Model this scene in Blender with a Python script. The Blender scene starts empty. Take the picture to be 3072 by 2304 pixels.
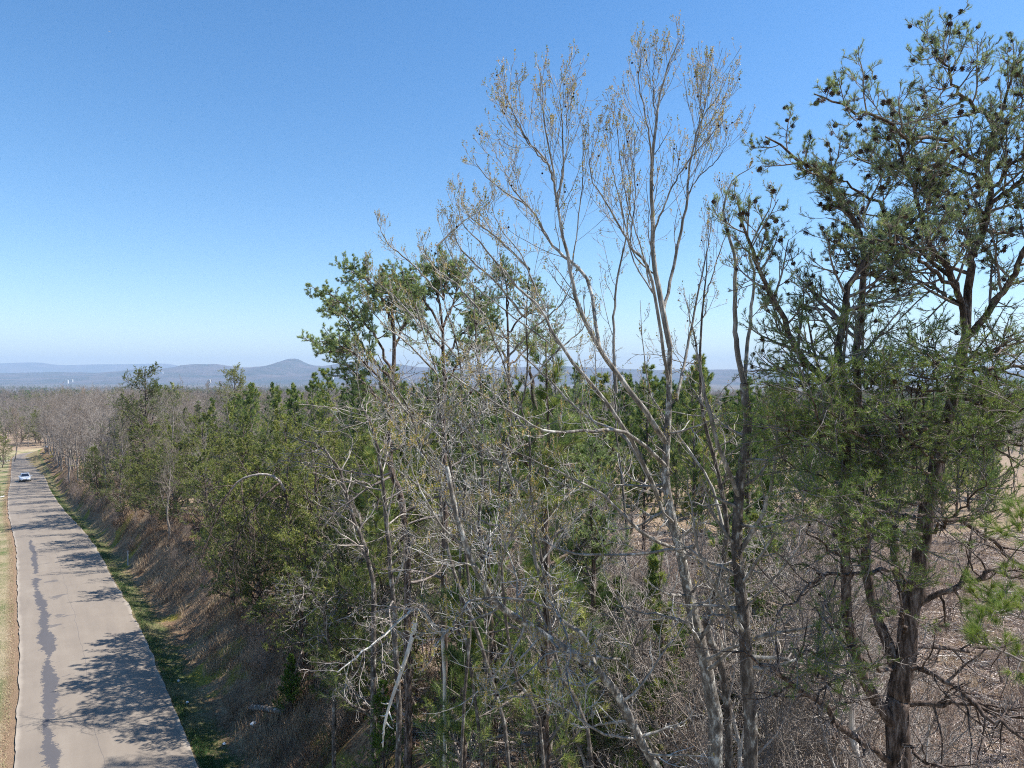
import bpy, math, random
import numpy as np
from math import radians as R_
C = bpy.context.scene.collection
rng = np.random.default_rng(7)
random.seed(7)
# ------------------------------------------------------------------ camera, sky, sun, exposure
FPX = 700.0; CZ = 10.0; HY = 378.0
cam_d = bpy.data.cameras.new('camera'); cam = bpy.data.objects.new('camera', cam_d); C.objects.link(cam)
cam_d.sensor_width = 36.0; cam_d.lens = 36.0*FPX/1024.0; cam_d.clip_start = 0.1; cam_d.clip_end = 60000
cam.location = (0, 0, CZ); cam.rotation_euler = (R_(90-0.49), 0, 0)
bpy.context.scene.camera = cam
SUN_EL, SUN_AZ = 52.0, 82.0          # azimuth clockwise from +Y (the view direction)
w = bpy.data.worlds.new('World'); bpy.context.scene.world = w; w.use_nodes = True
nt = w.node_tree; nt.nodes.clear()
sky = nt.nodes.new('ShaderNodeTexSky'); sky.sky_type = 'NISHITA'; sky.sun_disc = False
sky.sun_elevation = R_(SUN_EL); sky.sun_rotation = R_(SUN_AZ); sky.altitude = 300
sky.air_density = 1.0; sky.dust_density = 0.4; sky.ozone_density = 2.2
bgn = nt.nodes.new('ShaderNodeBackground'); bgn.inputs[1].default_value = 0.11
wo = nt.nodes.new('ShaderNodeOutputWorld')
hs = nt.nodes.new('ShaderNodeHueSaturation'); hs.inputs['Saturation'].default_value = 1.3; nt.links.new(sky.outputs[0], hs.inputs['Color']); nt.links.new(hs.outputs[0], bgn.inputs[0]); nt.links.new(bgn.outputs[0], wo.inputs[0])
sd = bpy.data.lights.new('sun', 'SUN'); sd.energy = 5.0; sd.angle = R_(0.5); sd.color = (1.0, 0.96, 0.90)
sun = bpy.data.objects.new('sun', sd); C.objects.link(sun); sun.location = (60, 20, 80)
sun.rotation_euler = (R_(90-SUN_EL), 0, R_(180-SUN_AZ))
sc = bpy.context.scene
sc.view_settings.view_transform = 'Standard'; sc.view_settings.look = 'None'; sc.view_settings.gamma = 1.0
sc.view_settings.exposure = 0.82
sc.cycles.max_bounces = 5; sc.cycles.diffuse_bounces = 2; sc.cycles.glossy_bounces = 2
sc.cycles.transmission_bounces = 3; sc.cycles.transparent_max_bounces = 6; sc.cycles.volume_bounces = 0
sc.cycles.use_denoising = False
sc.cycles.sample_clamp_indirect = 6; sc.cycles.pixel_filter_type = 'BLACKMAN_HARRIS'; sc.cycles.filter_width = 1.05

# ------------------------------------------------------------------ materials
def mat(name, col=(.5, .5, .5), rough=.8, spec=.3):
    m = bpy.data.materials.new(name); m.use_nodes = True
    b = m.node_tree.nodes['Principled BSDF']
    b.inputs['Base Color'].default_value = (*col, 1); b.inputs['Roughness'].default_value = rough
    b.inputs['Specular IOR Level'].default_value = spec
    return m
def ramp(nt, stops, interp='LINEAR'):
    r = nt.nodes.new('ShaderNodeValToRGB'); r.color_ramp.interpolation = interp
    e = r.color_ramp.elements
    while len(e) < len(stops): e.new(.5)
    for i, (p, c) in enumerate(stops): e[i].position = p; e[i].color = (*c, 1)
    return r
def nd(nt, typ, **kw):
    n = nt.nodes.new(typ)
    for k, v in kw.items():
        if k.startswith('i_'):
            key = k[2:]; key = int(key) if key.isdigit() else key.replace('_', ' ')
            n.inputs[key].default_value = v
        else: setattr(n, k, v)
    return n
def noise(nt, scale, detail=4, rough=.6, vec=None, dist=0):
    n = nd(nt, 'ShaderNodeTexNoise'); n.inputs['Scale'].default_value = scale
    n.inputs['Detail'].default_value = detail; n.inputs['Roughness'].default_value = rough
    n.inputs['Distortion'].default_value = dist
    if vec is not None: nt.links.new(vec, n.inputs['Vector'])
    return n
def mth(nt, op, a, b=None, c=None, clamp=False):
    n = nt.nodes.new('ShaderNodeMath'); n.operation = op; n.use_clamp = clamp
    for i, v in enumerate((a, b, c)):
        if v is None: continue
        if isinstance(v, (int, float)): n.inputs[i].default_value = v
        else: nt.links.new(v, n.inputs[i])
    return n.outputs[0]
def mix(nt, f, a, b):
    n = nt.nodes.new('ShaderNodeMix'); n.data_type = 'RGBA'
    for i, v in ((0, f), (6, a), (7, b)):
        if isinstance(v, (int, float)): n.inputs[i].default_value = v
        elif isinstance(v, tuple): n.inputs[i].default_value = (*v, 1)
        else: nt.links.new(v, n.inputs[i])
    return n.outputs[2]
def sstep(nt, v, lo, hi):
    n = nt.nodes.new('ShaderNodeMapRange'); n.interpolation_type = 'SMOOTHSTEP'
    n.inputs[1].default_value = lo; n.inputs[2].default_value = hi
    nt.links.new(v, n.inputs[0]); return n.outputs[0]
def attr(nt, name):
    a = nt.nodes.new('ShaderNodeAttribute'); a.attribute_name = name; return a

def leaf_mat(name, stops, transl=.3, rough=.55, objvar=.0):
    """needles, leaves, grass: colour from the 'tint' of each tuft, part of the light passes through"""
    m = mat(name, rough=rough, spec=.25); nt = m.node_tree; b = nt.nodes['Principled BSDF']
    r = ramp(nt, stops); a = attr(nt, 'tint')
    v = a.outputs['Fac']
    if objvar:
        oi = nt.nodes.new('ShaderNodeObjectInfo')
        v = mth(nt, 'ADD', v, mth(nt, 'MULTIPLY', mth(nt, 'SUBTRACT', oi.outputs['Random'], .5), objvar), clamp=True)
    nt.links.new(v, r.inputs[0]); nt.links.new(r.outputs[0], b.inputs['Base Color'])
    t = nt.nodes.new('ShaderNodeBsdfTranslucent'); nt.links.new(r.outputs[0], t.inputs[0])
    ms = nt.nodes.new('ShaderNodeMixShader'); ms.inputs[0].default_value = transl
    nt.links.new(b.outputs[0], ms.inputs[1]); nt.links.new(t.outputs[0], ms.inputs[2])
    nt.links.new(ms.outputs[0], nt.nodes['Material Output'].inputs[0])
    return m
def bark_mat(name, stops, scale=6, tint=0., stretch=.25, bump=.6):
    m = mat(name, rough=.9, spec=.15); nt = m.node_tree; b = nt.nodes['Principled BSDF']
    tc = nt.nodes.new('ShaderNodeTexCoord'); mp = nt.nodes.new('ShaderNodeMapping')
    mp.inputs['Scale'].default_value = (1, 1, stretch); nt.links.new(tc.outputs['Object'], mp.inputs[0])
    n = noise(nt, scale, 6, .7, mp.outputs[0], .4); v = n.outputs[0]
    if tint:
        a = attr(nt, 'tint'); v = mth(nt, 'ADD', mth(nt, 'MULTIPLY', v, 1-tint), mth(nt, 'MULTIPLY', a.outputs['Fac'], tint))
    r = ramp(nt, stops); nt.links.new(v, r.inputs[0]); nt.links.new(r.outputs[0], b.inputs['Base Color'])
    bp = nt.nodes.new('ShaderNodeBump'); bp.inputs['Strength'].default_value = bump; bp.inputs['Distance'].default_value = .03
    n2 = noise(nt, scale*4, 4, .7, mp.outputs[0]); nt.links.new(n2.outputs[0], bp.inputs['Height'])
    nt.links.new(bp.outputs[0], b.inputs['Normal'])
    return m
M = {}
M['pine_bark'] = bark_mat('pine_bark', [(.34, (.03, .022, .018)), (.47, (.09, .064, .05)), (.56, (.2, .15, .125)), (.68, (.36, .31, .27))], 15, bump=1.0)
M['pine_twig'] = bark_mat('pine_twig', [(.3, (.10, .08, .07)), (.5, (.21, .175, .155)), (.7, (.38, .34, .31))], 7)
M['gum_bark'] = bark_mat('gum_bark', [(.34, (.07, .06, .05)), (.46, (.16, .14, .12)), (.54, (.27, .245, .21)), (.6, (.55, .54, .49)), (.7, (.66, .65, .6))], 11, stretch=.55)
M['gum_twig'] = bark_mat('gum_twig', [(.32, (.2, .175, .155)), (.46, (.4, .37, .33)), (.56, (.6, .57, .52)), (.68, (.76, .74, .69))], 9)
M['gum_limb'] = bark_mat('gum_limb', [(.32, (.09, .078, .066)), (.46, (.2, .18, .155)), (.56, (.34, .315, .28)), (.64, (.56, .54, .49))], 9)
M['dark_gum'] = bark_mat('dark_gum', [(.36, (.05, .042, .036)), (.5, (.12, .10, .085)), (.58, (.2, .18, .155)), (.64, (.45, .44, .4)), (.72, (.55, .54, .5))], 10, stretch=.5)  # dark lichened bark; its colour also holds the backlit shade of slim, dead trunks
M['grey_bark'] = bark_mat('grey_bark', [(.3, (.10, .085, .075)), (.5, (.24, .205, .175)), (.68, (.44, .40, .355))], 8)
M['grey_twig'] = bark_mat('grey_twig', [(.3, (.14, .115, .10)), (.5, (.33, .285, .25)), (.68, (.56, .52, .46))], 5)
M['far_twig'] = bark_mat('far_twig', [(.3, (.15, .12, .10)), (.5, (.26, .215, .18)), (.7, (.38, .33, .28))], .2)
M['pink_twig'] = bark_mat('pink_twig', [(.3, (.18, .13, .105)), (.5, (.34, .26, .21)), (.7, (.52, .44, .37))], 3)
M['dead_wood'] = bark_mat('dead_wood', [(.3, (.34, .3, .25)), (.5, (.58, .54, .47)), (.7, (.78, .75, .68))], 10, stretch=.4)
M['virg'] = leaf_mat('virginia_needles', [(0, (0.121, 0.167, 0.084)), (0.35, (0.209, 0.277, 0.118)), (0.7, (0.358, 0.449, 0.167)), (1, (0.558, 0.595, 0.209))], .28)
M['virg_low'] = leaf_mat('low_needles', [(0, (0.064, 0.107, 0.023)), (0.35, (0.13, 0.199, 0.041)), (0.7, (0.217, 0.299, 0.058)), (1, (0.347, 0.384, 0.081))], .25)
M['lob'] = leaf_mat('loblolly_needles', [(0, (0.068, 0.118, 0.038)), (0.35, (0.137, 0.209, 0.062)), (0.7, (0.243, 0.325, 0.078)), (1, (0.47, 0.472, 0.123))], .25, objvar=.5)
M['edge'] = leaf_mat('edge_pine_needles', [(0, (0.084, 0.111, 0.035)), (0.4, (0.144, 0.186, 0.052)), (0.75, (0.247, 0.286, 0.072)), (1, (0.4, 0.396, 0.101))], .25, objvar=.5)
M['cedar'] = leaf_mat('cedar_leaves', [(0, (0.039, 0.091, 0.016)), (0.5, (0.091, 0.169, 0.026)), (1, (0.208, 0.273, 0.039))], .25)
M['rust'] = leaf_mat('dead_needles', [(0, (.25, .09, .04)), (1, (.42, .17, .08))], .2)
M['catkin'] = leaf_mat('catkins', [(0, (.2, .24, .04)), (.35, (.42, .34, .08)), (.7, (.48, .33, .12)), (1, (.62, .46, .2))], .3)
M['cone'] = mat('cone', (.075, .048, .036), .8); M['ball'] = mat('seed_ball', (.05, .022, .015), .8)
M['grass'] = leaf_mat('verge_grass', [(0, (.06, .12, .03)), (.32, (.13, .18, .055)), (.52, (.31, .28, .14)), (1, (.48, .39, .24))], .3)
M['brush'] = leaf_mat('dry_brush', [(0, (.11, .065, .04)), (.5, (.29, .19, .12)), (1, (.56, .43, .28))], .2)
M['sticks'] = leaf_mat('fallen_sticks', [(0, (.16, .10, .08)), (.5, (.40, .31, .26)), (1, (.72, .65, .57))], .0)

# ------------------------------------------------------------------ geometry helpers
class Geo:
    def __init__(s): s.V = []; s.F4 = []; s.F3 = []; s.T = []; s.n = 0
    def add(s, V, F4=None, F3=None, T=None):
        V = np.asarray(V, float).reshape(-1, 3)
        if F4 is not None and len(F4): s.F4.append(np.asarray(F4).reshape(-1, 4)+s.n)
        if F3 is not None and len(F3): s.F3.append(np.asarray(F3).reshape(-1, 3)+s.n)
        s.T.append(np.full(len(V), .5) if T is None else np.asarray(T, float).reshape(-1))
        s.V.append(V); s.n += len(V)
    def mesh(s, name, m, smooth=True):
        me = bpy.data.meshes.new(name)
        V = np.concatenate(s.V).astype(np.float32); T = np.concatenate(s.T).astype(np.float32)
        F4 = np.concatenate(s.F4) if s.F4 else np.zeros((0, 4), int); F3 = np.concatenate(s.F3) if s.F3 else np.zeros((0, 3), int)
        me.vertices.add(len(V)); me.vertices.foreach_set('co', V.ravel())
        me.loops.add(F4.size+F3.size); me.loops.foreach_set('vertex_index', np.concatenate([F4.ravel(), F3.ravel()]).astype(np.int32))
        me.polygons.add(len(F4)+len(F3))
        st = np.concatenate([np.arange(len(F4))*4, len(F4)*4+np.arange(len(F3))*3]).astype(np.int32)
        me.polygons.foreach_set('loop_start', st)
        me.polygons.foreach_set('use_smooth', np.full(len(st), smooth))
        a = me.attributes.new('tint', 'FLOAT', 'POINT'); a.data.foreach_set('value', T)
        for mm in (m if isinstance(m, (list, tuple)) else [m]): me.materials.append(mm)
        me.update(calc_edges=True)
        return me
def obj(name, geo, m, parent=None, smooth=True, loc=(0, 0, 0)):
    me = geo.mesh(name, m, smooth) if isinstance(geo, Geo) else geo
    o = bpy.data.objects.new(name, me); C.objects.link(o); o.location = loc
    if parent is not None: o.parent = parent
    return o
def tag(o, label=None, cat=None, group=None, kind=None):
    if label: o['label'] = label
    if cat: o['category'] = cat
    if group: o['group'] = group
    if kind: o['kind'] = kind
    return o
def empty(name, loc=(0, 0, 0), rz=0):
    o = bpy.data.objects.new(name, None); C.objects.link(o); o.location = loc; o.rotation_euler = (0, 0, rz); o.empty_display_size = .3
    return o
def dup(root, loc, rz=0, s=1.0, label=None, group=None, tilt=(0, 0)):
    r = root.copy(); C.objects.link(r); r.location = loc; r.rotation_euler = (tilt[0], tilt[1], rz); r.scale = (s, s, s)
    if label: r['label'] = label
    if group: r['group'] = group
    for ch in list(root.children):
        c = ch.copy(); C.objects.link(c); c.parent = r
    return r
def unit(v): return v/(np.linalg.norm(v, axis=-1, keepdims=True)+1e-9)
def tubes(g, P, R, s=4, T=None):
    P = np.asarray(P, float); n, k = P.shape[:2]
    if n == 0: return
    t = np.empty_like(P); t[:, 1:-1] = P[:, 2:]-P[:, :-2]; t[:, 0] = P[:, 1]-P[:, 0]; t[:, -1] = P[:, -1]-P[:, -2]
    t = unit(t); m = unit(P[:, -1]-P[:, 0])
    ref = np.where(np.abs(m[:, 2:3]) < .8, np.array([[0, 0, 1.]]), np.array([[1., 0, 0]]))[:, None, :]
    a = unit(np.cross(t, ref)); b = np.cross(t, a)
    th = np.arange(s)*2*math.pi/s
    V = P[:, :, None]+R[:, :, None, None]*(a[:, :, None]*np.cos(th)[None, None, :, None]+b[:, :, None]*np.sin(th)[None, None, :, None])
    base = (np.arange(n)*k*s)[:, None, None]; i = (np.arange(k-1)*s)[None, :, None]; j = np.arange(s)[None, None, :]; j2 = (j+1) % s
    F = np.stack([base+i+j, base+i+j2, base+i+s+j2, base+i+s+j], -1).reshape(-1, 4)
    TT = None if T is None else np.repeat(np.asarray(T), k*s)
    g.add(V, F4=F, T=TT)
def curve(pts, k=14):
    """smooth a guide polyline into k points"""
    p = np.asarray(pts, float); n = len(p)
    q = np.vstack([2*p[0]-p[1], p, 2*p[-1]-p[-2]])
    u = np.linspace(0, n-1-1e-6, k); i = u.astype(int); f = (u-i)[:, None]
    a, b, c, d = q[i], q[i+1], q[i+2], q[i+3]
    return .5*((2*b)+(-a+c)*f+(2*a-5*b+4*c-d)*f**2+(-a+3*b-3*c+d)*f**3)
def at(P, t):
    n, k = P.shape[:2]; u = np.clip(t, 0, 1-1e-6)*(k-1); i = u.astype(int); f = u-i
    ix = np.arange(n)[:, None]
    if P.ndim == 3:
        f = f[..., None]; return P[ix, i]*(1-f)+P[ix, i+1]*f, unit(P[ix, i+1]-P[ix, i])
    return P[ix, i]*(1-f)+P[ix, i+1]*f
def grow(P, R, m, k, L, ang=(45, 70), t=(.2, 1), wob=.15, trop=0., rr=.6, rend=.002, lent=.5, rel=True, lf=None, flat=0., out=None, zmin=None):
    n = P.shape[0]
    tt = t[0]+(t[1]-t[0])*(np.arange(m)[None]+rng.random((n, m)))/m
    p0, tg = at(P, tt); r0 = at(R, tt)
    rv = rng.normal(size=(n, m, 3)); rv[..., 2] *= (1-flat)
    if out is not None: rv = unit(rv)+out
    perp = unit(rv-(rv*tg).sum(-1, keepdims=True)*tg)
    a = np.radians(rng.uniform(ang[0], ang[1], (n, m)))[..., None]
    d = tg*np.cos(a)+perp*np.sin(a)
    ln = rng.uniform(.6, 1.25, (n, m))*(L if lf is None else L*lf(tt))*(1-lent*tt)
    if rel: ln = ln*np.linalg.norm(P[:, 1:]-P[:, :-1], axis=-1).sum(-1)[:, None]
    N = n*m; d = d.reshape(N, 3); p = p0.reshape(N, 3); ln = ln.reshape(N, 1)
    out_ = np.empty((N, k, 3)); out_[:, 0] = p
    for i in range(1, k):
        d = unit(d+rng.normal(size=(N, 3))*wob+np.array([0, 0, trop]))
        p = p+d*ln/(k-1); out_[:, i] = p
    rs = np.minimum((r0*rr).reshape(N, 1), .05*ln+.002)
    Rn = rs*(1-np.linspace(0, 1, k)[None])+rend*np.linspace(0, 1, k)[None]
    if zmin is not None:
        keep = out_[:, :, 2].min(1) > zmin; out_ = out_[keep]; Rn = Rn[keep]
    return out_, Rn
def needles(g, P, m, L, wd, t=(.3, 1), ang=(20, 65), tint=None, jit=.15):
    n = P.shape[0]
    if n == 0: return
    tt = t[0]+(t[1]-t[0])*rng.random((n, m)); p0, tg = at(P, tt)
    rv = rng.normal(size=(n, m, 3)); perp = unit(rv-(rv*tg).sum(-1, keepdims=True)*tg)
    a = np.radians(rng.uniform(ang[0], ang[1], (n, m)))[..., None]
    d = tg*np.cos(a)+perp*np.sin(a); d[..., 2] += .12; d = unit(d)
    ln = L*rng.uniform(.7, 1.2, (n, m))[..., None]
    sd_ = unit(np.cross(d, rng.normal(size=(n, m, 3))))*wd/2
    V = np.stack([p0-sd_, p0+sd_, p0+d*ln], 2).reshape(-1, 3)
    F = np.arange(n*m*3).reshape(-1, 3)
    base = rng.random(n) if tint is None else tint
    T = np.clip(base[:, None]+rng.normal(size=(n, m))*jit, 0, 1)
    g.add(V, F3=F, T=np.repeat(T.reshape(-1), 3))
def W(px, py, Y):
    """a point of the place seen in the direction of photo pixel px, py (1024 wide) at distance Y"""
    return np.array([(px-512)/FPX*Y, Y, CZ-(py-HY)/FPX*Y])
def S(x, y, Y): return W(x/3, y/3, Y)       # full-size photo pixels

# ------------------------------------------------------------------ terrain
RC = np.array([(23.4, -30), (2.7, 0), (-4.2, 10), (-14.9, 25.5), (-21.9, 35.8), (-29.2, 46), (-41.4, 63), (-58.6, 86), (-77.3, 112), (-90.6, 131), (-125.4, 180), (-141, 202), (-147.5, 211.5), (-151, 217), (-153.2, 223), (-153.6, 229), (-151.5, 236), (-145, 243.5), (-130, 252), (-100, 262), (-60, 270)], float)
RZ = np.array([-4, -4, -4, -4, -4, -4.05, -4.7, -6.3, -8.2, -9.3, -12, -13.3, -13.8, -14, -14.05, -14.1, -14.1, -14.1, -14.1, -14.1, -14.2])
cc = curve(np.column_stack([RC, RZ]), 420)
seg = np.concatenate([[0], np.cumsum(np.linalg.norm(np.diff(cc[:, :2], axis=0), axis=1))])
tgc = unit(np.gradient(cc[:, :2], axis=0)); nrm = np.column_stack([tgc[:, 1], -tgc[:, 0]])   # to the right of the road
HW = 2.75
def roadcoord(x, y):
    sh = np.shape(x); x = np.ravel(np.asarray(x, float)); y = np.ravel(np.asarray(y, float))
    s_ = np.empty(len(x)); z_ = np.empty(len(x)); u_ = np.empty(len(x))
    for a in range(0, len(x), 20000):
        xx = x[a:a+20000]; yy = y[a:a+20000]
        d2 = (xx[:, None]-cc[None, :, 0])**2+(yy[:, None]-cc[None, :, 1])**2; i = d2.argmin(1)
        dx = xx-cc[i, 0]; dy = yy-cc[i, 1]
        sg = dx*nrm[i, 0]+dy*nrm[i, 1]; al = dx*tgc[i, 0]+dy*tgc[i, 1]
        mag = np.sqrt(d2[np.arange(len(xx)), i])
        s_[a:a+20000] = np.where((i > 0) & (i < 419), sg, np.sign(sg)*mag)
        u_[a:a+20000] = seg[i]+al; z_[a:a+20000] = np.interp(seg[i]+al, seg, cc[:, 2])
    return s_.reshape(sh), u_.reshape(sh), z_.reshape(sh)
_lat = {}
def vnoise(x, y, f, seed=0):
    if seed not in _lat: _lat[seed] = np.random.default_rng(seed+99).random((256, 256))
    g = _lat[seed]; X = np.asarray(x)*f; Y = np.asarray(y)*f; i = np.floor(X).astype(int); j = np.floor(Y).astype(int)
    u = X-i; v = Y-j; u = u*u*(3-2*u); v = v*v*(3-2*v)
    a = g[i % 256, j % 256]; b = g[(i+1) % 256, j % 256]; c = g[i % 256, (j+1) % 256]; d = g[(i+1) % 256, (j+1) % 256]
    return (a*(1-u)+b*u)*(1-v)+(c*(1-u)+d*u)*v-.5
def ss(x, a, b): t = np.clip((x-a)/(b-a), 0, 1); return t*t*(3-2*t)
VY = [-20000, 0, 60, 100, 150, 213, 400, 800, 1500, 3000, 6000, 60000]
VZ = [0, 0, -.2, -2.5, -7, -12.5, -17, -22, -30, -42, -48, -48]
def ground(x, y):
    x = np.asarray(x, float); y = np.asarray(y, float)
    s, u, zr = roadcoord(x, y); a = np.abs(s)
    V = np.interp(y, VY, VZ)
    br = 2.5+.35*vnoise(u, s*0, .08, 3)
    nar = 2.0*ss(y, 38, 60)
    rp = -.16*ss(s, HW, HW+.8)+(br+.15)*ss(s, HW+1.3-.25*nar+.5*vnoise(u, u*0, .15, 5), 8.2-nar+.9*vnoise(u, u*0, .11, 4))+1.4*ss(s, 8, 28)
    lp = -.12*ss(-s, HW, HW+1)+.5*ss(-s, 6, 20)
    z = zr+np.where(s > 0, rp, lp)
    k = np.where(s > 0, ss(a, 18, 60), ss(a, 8, 70))
    z = z*(1-k)+V*k
    off = ss(a, HW+.1, HW+3)
    z = z+off*(.42*vnoise(x, y, .4, 1)+.22*vnoise(x, y, 1.1, 2))+ss(a, 30, 200)*1.5*vnoise(x, y, .02, 6)
    z = np.where(a < HW+.25, np.minimum(z, zr-.05), z)
    return z
def gz(x, y): return float(ground(np.array([x]), np.array([y]))[0])

def axis(lo, hi, step, far_lo, far_hi, g=1.16):
    a = list(np.arange(lo, hi+1e-6, step)); s = step
    while a[-1] < far_hi: s *= g; a.append(a[-1]+s)
    b = []; s = step; x = lo
    while x > far_lo: s *= g; x -= s; b.append(x)
    return np.array(b[::-1]+a)
gx = axis(-62, 34, .5, -17000, 17000, 1.05); gy = axis(-4, 110, .5, -60, 17500, 1.035)
X, Y = np.meshgrid(gx, gy); Z = ground(X, Y)
g = Geo(); nx, ny = len(gx), len(gy)
idx = np.arange(nx*ny).reshape(ny, nx)
g.add(np.stack([X, Y, Z], -1), F4=np.stack([idx[:-1, :-1], idx[:-1, 1:], idx[1:, 1:], idx[1:, :-1]], -1).reshape(-1, 4))
s_all, u_all, _ = roadcoord(X, Y)
gm = mat('ground_soil', rough=.95, spec=.1); nt = gm.node_tree; b = nt.nodes['Principled BSDF']
geo_n = nt.nodes.new('ShaderNodeNewGeometry'); pos = geo_n.outputs['Position']
sa = attr(nt, 'road_s').outputs['Fac']
n1 = noise(nt, .9, 5, .65, pos).outputs[0]; n2 = noise(nt, .25, 4, .6, pos).outputs[0]; n3 = noise(nt, 9, 4, .7, pos).outputs[0]
n4 = noise(nt, 34, 3, .7, pos).outputs[0]
sw = mth(nt, 'ADD', sa, mth(nt, 'MULTIPLY', mth(nt, 'SUBTRACT', n1, .5), 1.6))
litter = ramp(nt, [(.32, (.06, .04, .028)), (.43, (.19, .125, .085)), (.53, (.35, .26, .18)), (.66, (.60, .50, .38))]); nt.links.new(mth(nt, 'ADD', mth(nt, 'MULTIPLY', n4, .55), mth(nt, 'MULTIPLY', n3, .45)), litter.inputs[0])
bank = ramp(nt, [(.32, (.07, .04, .025)), (.44, (.19, .115, .07)), (.55, (.32, .215, .13)), (.68, (.48, .37, .23))]); nt.links.new(mth(nt, 'ADD', mth(nt, 'MULTIPLY', n3, .6), mth(nt, 'MULTIPLY', n1, .4)), bank.inputs[0])
moss = ramp(nt, [(.35, (.16, .16, .035)), (.6, (.34, .27, .05))]); nt.links.new(n3, moss.inputs[0])
grass_c = ramp(nt, [(.3, (.05, .085, .025)), (.42, (.10, .14, .045)), (.52, (.23, .21, .10)), (.66, (.36, .29, .17))]); nt.links.new(mth(nt, 'ADD', mth(nt, 'MULTIPLY', n1, .5), mth(nt, 'MULTIPLY', n3, .5)), grass_c.inputs[0])
bk = mix(nt, mth(nt, 'MULTIPLY', sstep(nt, n2, .54, .62), mth(nt, 'SUBTRACT', 1.0, sstep(nt, sw, 5.6, 7.4))), bank.outputs[0], moss.outputs[0])
col = mix(nt, sstep(nt, sw, 3.4, 4.2), grass_c.outputs[0], bk)
col = mix(nt, sstep(nt, sw, 7.2, 10), col, litter.outputs[0])
# left side: straw strip, then tan and green grass
leftg = ramp(nt, [(.36, (.09, .16, .045)), (.45, (.19, .20, .09)), (.53, (.38, .31, .19)), (.7, (.50, .41, .28))]); nt.links.new(mth(nt, 'ADD', mth(nt, 'MULTIPLY', n2, .55), mth(nt, 'MULTIPLY', n3, .45)), leftg.inputs[0])
straw = ramp(nt, [(.35, (.20, .12, .075)), (.65, (.38, .26, .17))]); nt.links.new(n4, straw.inputs[0])
col = mix(nt, mth(nt, 'SUBTRACT', 1.0, sstep(nt, sa, -.5, .5)), col, mix(nt, sstep(nt, mth(nt, 'MULTIPLY', sw, -1.0), 9, 13), leftg.outputs[0], litter.outputs[0]))
ab = mth(nt, 'ABSOLUTE', sa); edge_w = mth(nt, 'ADD', ab, mth(nt, 'MULTIPLY', mth(nt, 'SUBTRACT', n3, .5), 1.0))
col = mix(nt, mth(nt, 'MULTIPLY', mth(nt, 'SUBTRACT', 1.0, sstep(nt, edge_w, HW+.3, HW+.75)), mth(nt, 'SUBTRACT', .9, mth(nt, 'MULTIPLY', sstep(nt, sa, -1, 1), .45))), col, straw.outputs[0])
# far country: woods and fields
nf = noise(nt, .012, 6, .65, pos).outputs[0]; nf2 = noise(nt, .0016, 5, .6, pos).outputs[0]
farw = ramp(nt, [(.3, (.028, .05, .03)), (.44, (.07, .075, .05)), (.5, (.15, .12, .10)), (.68, (.21, .17, .14))]); nt.links.new(mth(nt, 'ADD', mth(nt, 'MULTIPLY', nf, .6), mth(nt, 'MULTIPLY', nf2, .4)), farw.inputs[0])
col = mix(nt, sstep(nt, ab, 150, 400), col, farw.outputs[0])
nt.links.new(col, b.inputs['Base Color'])
bp = nt.nodes.new('ShaderNodeBump'); bp.inputs['Strength'].default_value = .8; bp.inputs['Distance'].default_value = .12
nt.links.new(mth(nt, 'ADD', n3, mth(nt, 'MULTIPLY', n4, .6)), bp.inputs['Height']); nt.links.new(bp.outputs[0], b.inputs['Normal'])
me = g.mesh('ground', gm); a = me.attributes.new('road_s', 'FLOAT', 'POINT'); a.data.foreach_set('value', s_all.ravel().astype(np.float32))
tag(obj('ground', me, gm), kind='structure')

# road
g = Geo(); cols = 9; ks = np.arange(0, 420)
off = np.linspace(-HW, HW, cols); jag = np.zeros((420, cols)); jag[:, 0] = -.08+.16*vnoise(seg, seg*0, .9, 8); jag[:, -1] = .12*vnoise(seg, seg*0, 1.0, 9)+.05
dens = np.linspace(0, seg[-1], 1400)
def rp_(arr): return np.stack([np.interp(dens, seg, arr[:, i]) for i in range(arr.shape[1])], 1)
c2 = rp_(cc); n2_ = rp_(nrm); jag0 = .09*(vnoise(dens, dens*0, .8, 8)+.5*vnoise(dens, dens*0, 3, 18)); jag1 = .13*(vnoise(dens, dens*0, .7, 9)+.5*vnoise(dens, dens*0, 2.6, 19))
O = np.tile(off, (1400, 1)); O[:, 0] += jag0; O[:, -1] += jag1
V = c2[:, None, :]+np.concatenate([O[..., None]*n2_[:, None, :], (-.012*O[..., None]**2/4+.03)], -1)
idx = np.arange(1400*cols).reshape(1400, cols)
g.add(V, F4=np.stack([idx[:-1, :-1], idx[:-1, 1:], idx[1:, 1:], idx[1:, :-1]], -1).reshape(-1, 4))
rm = mat('asphalt', rough=.85, spec=.25); nt = rm.node_tree; b = nt.nodes['Principled BSDF']
ra = attr(nt, 'rs').outputs['Fac']; ru = attr(nt, 'ru').outputs['Fac']
cx = nt.nodes.new('ShaderNodeCombineXYZ'); nt.links.new(ra, cx.inputs[0]); nt.links.new(ru, cx.inputs[1]); rv = cx.outputs[0]
mp = nt.nodes.new('ShaderNodeMapping'); mp.inputs['Scale'].default_value = (1.2, .12, 1); nt.links.new(rv, mp.inputs[0])
a1 = noise(nt, 1.0, 5, .6, mp.outputs[0]).outputs[0]; a2 = noise(nt, 60, 3, .8, rv).outputs[0]; a3 = noise(nt, .6, 4, .6, rv).outputs[0]
asp = ramp(nt, [(.3, (.19, .16, .13)), (.5, (.24, .20, .16)), (.7, (.295, .25, .20))]); nt.links.new(mth(nt, 'ADD', mth(nt, 'MULTIPLY', a1, .45), mth(nt, 'ADD', mth(nt, 'MULTIPLY', a2, .3), mth(nt, 'MULTIPLY', a3, .25))), asp.inputs[0])
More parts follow.
